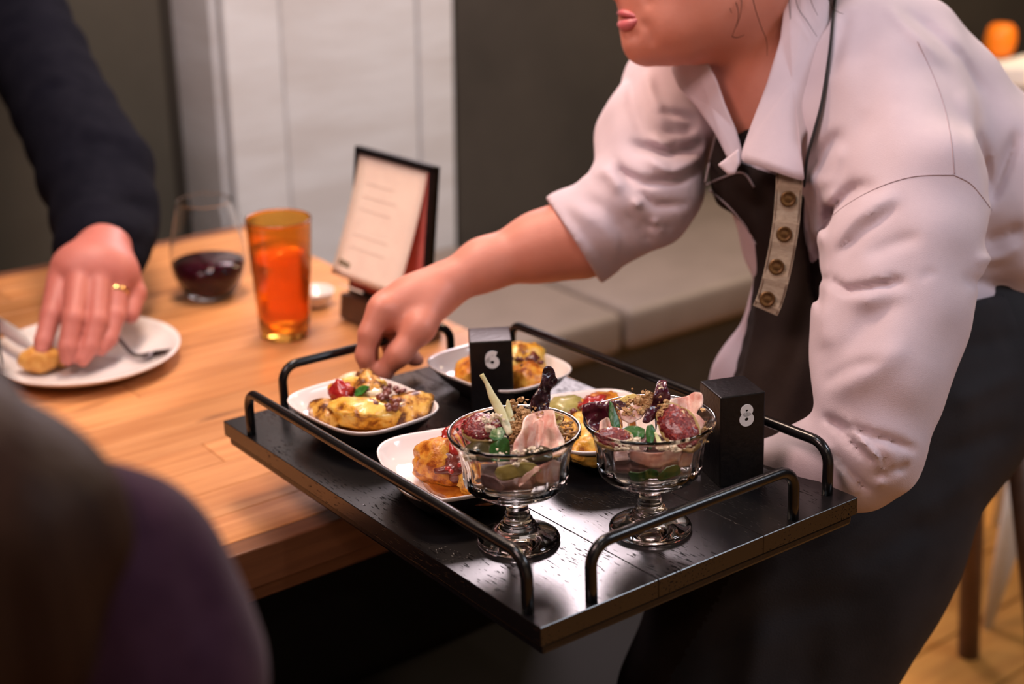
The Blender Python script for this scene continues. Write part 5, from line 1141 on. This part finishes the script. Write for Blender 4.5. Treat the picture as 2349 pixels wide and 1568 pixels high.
tors = [cone(UV(.52, 2.46, 1.18), UV(.53, 2.52, .60), 0.13, 0.15, 0.06, (VX, 1.25)), cone(UV(.36, 2.46, 1.24), UV(.70, 2.46, 1.24), 0.07, 0.07, 0.06)]
V, F = join(surfnet(hand_far(), 0.0024, smooth=1), surfnet(hd, 0.006), surfnet(other_hand(), 0.004), surfnet([dict(t_, fn=(lambda f: (lambda X, Y, Z: f(X, Y, Z) + .02))(t_['fn'])) for t_ in tors] , 0.014))
ob('body', V, F, M['skin_red'], g1, world=True)
sl = chain([(-10, -90, 2.40, 120), (85, 130, 2.25, 108), (222, 400, 2.05, 122), (244, 500, 1.98, 112), (236, 560, 1.90, 100), (242, 580, 1.875, 88)], 0.025)
ol = [cone(UV(.33, 2.44, 1.22), UV(.18, 2.25, .95), 0.065, 0.055, 0.03), cone(UV(.18, 2.25, .95), PZ(-140, 640, 0.88) + (-.01, .06, .01), 0.052, 0.042, 0.03)]
w1 = folds([([(200, 180), (150, 200), (100, 210)], 16, 6), ([(300, 340), (230, 330), (150, 350)], 18, 6), ([(360, 480), (280, 470), (200, 500)], 16, 5), ([(345, 570), (260, 540), (190, 545)], 14, 5)], [(40, 30, -30, .4, 2.0), (-30, 44, 60, 1.0, 1.5)])
sw_ = surfnet(tors + sl + ol, 0.008, w1, smooth=2, band=0.03)
ob('sweater', sw_[0], sw_[1], M['navy'], g1, world=True)
hh = surfnet([cone(UV(.50, 2.44, 1.57), UV(.50, 2.44, 1.60), 0.108, 0.10, 0.03), cone(UV(.50, 2.49, 1.47), UV(.50, 2.48, 1.55), 0.08, 0.09, 0.03)], 0.007)
ob('hair', hh[0], hh[1], M['hair'], g1, world=True)
tr_ = surfnet([cone(UV(.44, 2.52, .56), UV(.42, 2.10, .54), .085, .07, .04), cone(UV(.62, 2.52, .56), UV(.64, 2.10, .54), .085, .07, .04), cone(UV(.42, 2.10, .54), UV(.42, 2.12, .08), .065, .05, .03), cone(UV(.64, 2.10, .54), UV(.64, 2.12, .08), .065, .05, .03)], 0.012)
ob('trousers', tr_[0], tr_[1], M['trousers'], g1, world=True)
rc = P(266, 672, 1.7965); V, F = lathe([(0.0108, -.0035), (0.0126, -.003), (0.0130, 0), (0.0126, .003), (0.0108, .0035), (0.0104, 0)], 32, close=False)
F += [(5 * 32 + j, 5 * 32 + (j + 1) % 32, (j + 1) % 32, j) for j in range(32)]
fd = Vector(P(266, 724, 1.78) - P(266, 648, 1.805)).normalized()
ob('ring', V * (1.27, 1.27, 1.1), F, M['gold'], g1, mw(g1).inverted() @ Matrix.Translation(Vector(rc)) @ fd.to_track_quat('Z', 'Y').to_matrix().to_4x4())
cb = thing('guest_chair', 'dark wooden chair under the navy sleeved guest', 'chair', ROOM @ at((0.53, 2.44, 0)))
ob('seat', *box(0.46, 0.36, 0.04, (0, 0.03, 0.43), 0.012), M['walnut'], cb, smooth=False)
for a in (-.2, .2):
    for b in (-.12, .18): ob('leg', *box(0.04, 0.04, 0.41, (a, b, 0.205), 0.004), M['walnut'], cb, smooth=False)

# ------------------------------------------------------------------ guest in plum, near side, seen from behind
g2 = thing('person', 'blurred guest in a plum knit with dark hair, seen from behind', 'person', at((-.30, .55, 0)))
D = 0.62
t2 = chain([(-560, 1250, .66, 520), (-500, 1900, .66, 640), (-480, 2600, .70, 640)], 0.05) + chain([(-560, 1160, .66, 330), (-200, 1230, .64, 300), (235, 1345, D, 235)], 0.05) + \
     chain([(255, 1355, D, 240), (325, 1560, .63, 245), (345, 1900, .66, 240), (330, 2150, .76, 220)], 0.03) + chain([(-560, 1160, .66, 330), (-1250, 1400, .70, 260), (-1300, 2000, .72, 240)], 0.05)
w2 = folds([([(420, 1160), (430, 1300), (480, 1500)], 30, 4), ([(300, 1150), (360, 1300), (400, 1600)], 40, 3)], [(60, 20, 30, .2, 1.5)])
kv = surfnet(t2, 0.006, w2, band=0.02)
ob('knit_top', kv[0], kv[1], M['purple'], g2, world=True)
h2 = chain([(-600, 420, .66, 480), (-640, 620, .655, 440)], 0.04) + chain([(-580, 900, .66, 230), (-560, 1150, .66, 260)], 0.04)
arm2 = chain([(340, 2100, .74, 150), (250, 2000, .86, 140)], 0.03)
tb2 = chain([(-560, 1250, .66, 400), (-500, 1900, .66, 520)], 0.05)
ear2 = [cone(P(-160, 560, .62) , P(-165, 650, .62), .014, .010, .006)]
ob('body', *join(surfnet(h2 + ear2, 0.006), surfnet(tb2, 0.014), surfnet(arm2, 0.006)), M['skin'], g2, world=True)
hr = surfnet(chain([(-620, 380, .645, 530), (-660, 700, .62, 470)], 0.04) + chain([(-420, 850, .60, 300), (-200, 1130, .585, 260), (-60, 1290, .575, 225), (10, 1480, .575, 190)], 0.05) + chain([(-150, 1200, .57, 150), (150, 1190, .58, 70), (200, 1260, .58, 45)], 0.04), 0.005,
             lambda g, X, Y, Z: g + 0.0022 * np.sin(170 * X + 60 * Z + 3 * np.sin(20 * Z)), band=0.02)
ob('hair', hr[0], hr[1], M['hair'], g2, world=True)
lg = surfnet([cone((-.40, .55, .56), (-.50, .84, .55), .09, .07, .04), cone((-.22, .55, .56), (-.08, .84, .55), .09, .07, .04), cone((-.50, .84, .55), (-.20, .82, .52), .06, .045, .03), cone((-.08, .84, .55), (-.40, .78, .53), .06, .045, .03), cone((-.32, .55, .75), (-.32, .55, .60), .14, .14, .05)], 0.012)
ob('trousers', lg[0], lg[1], M['trousers'], g2, world=True)
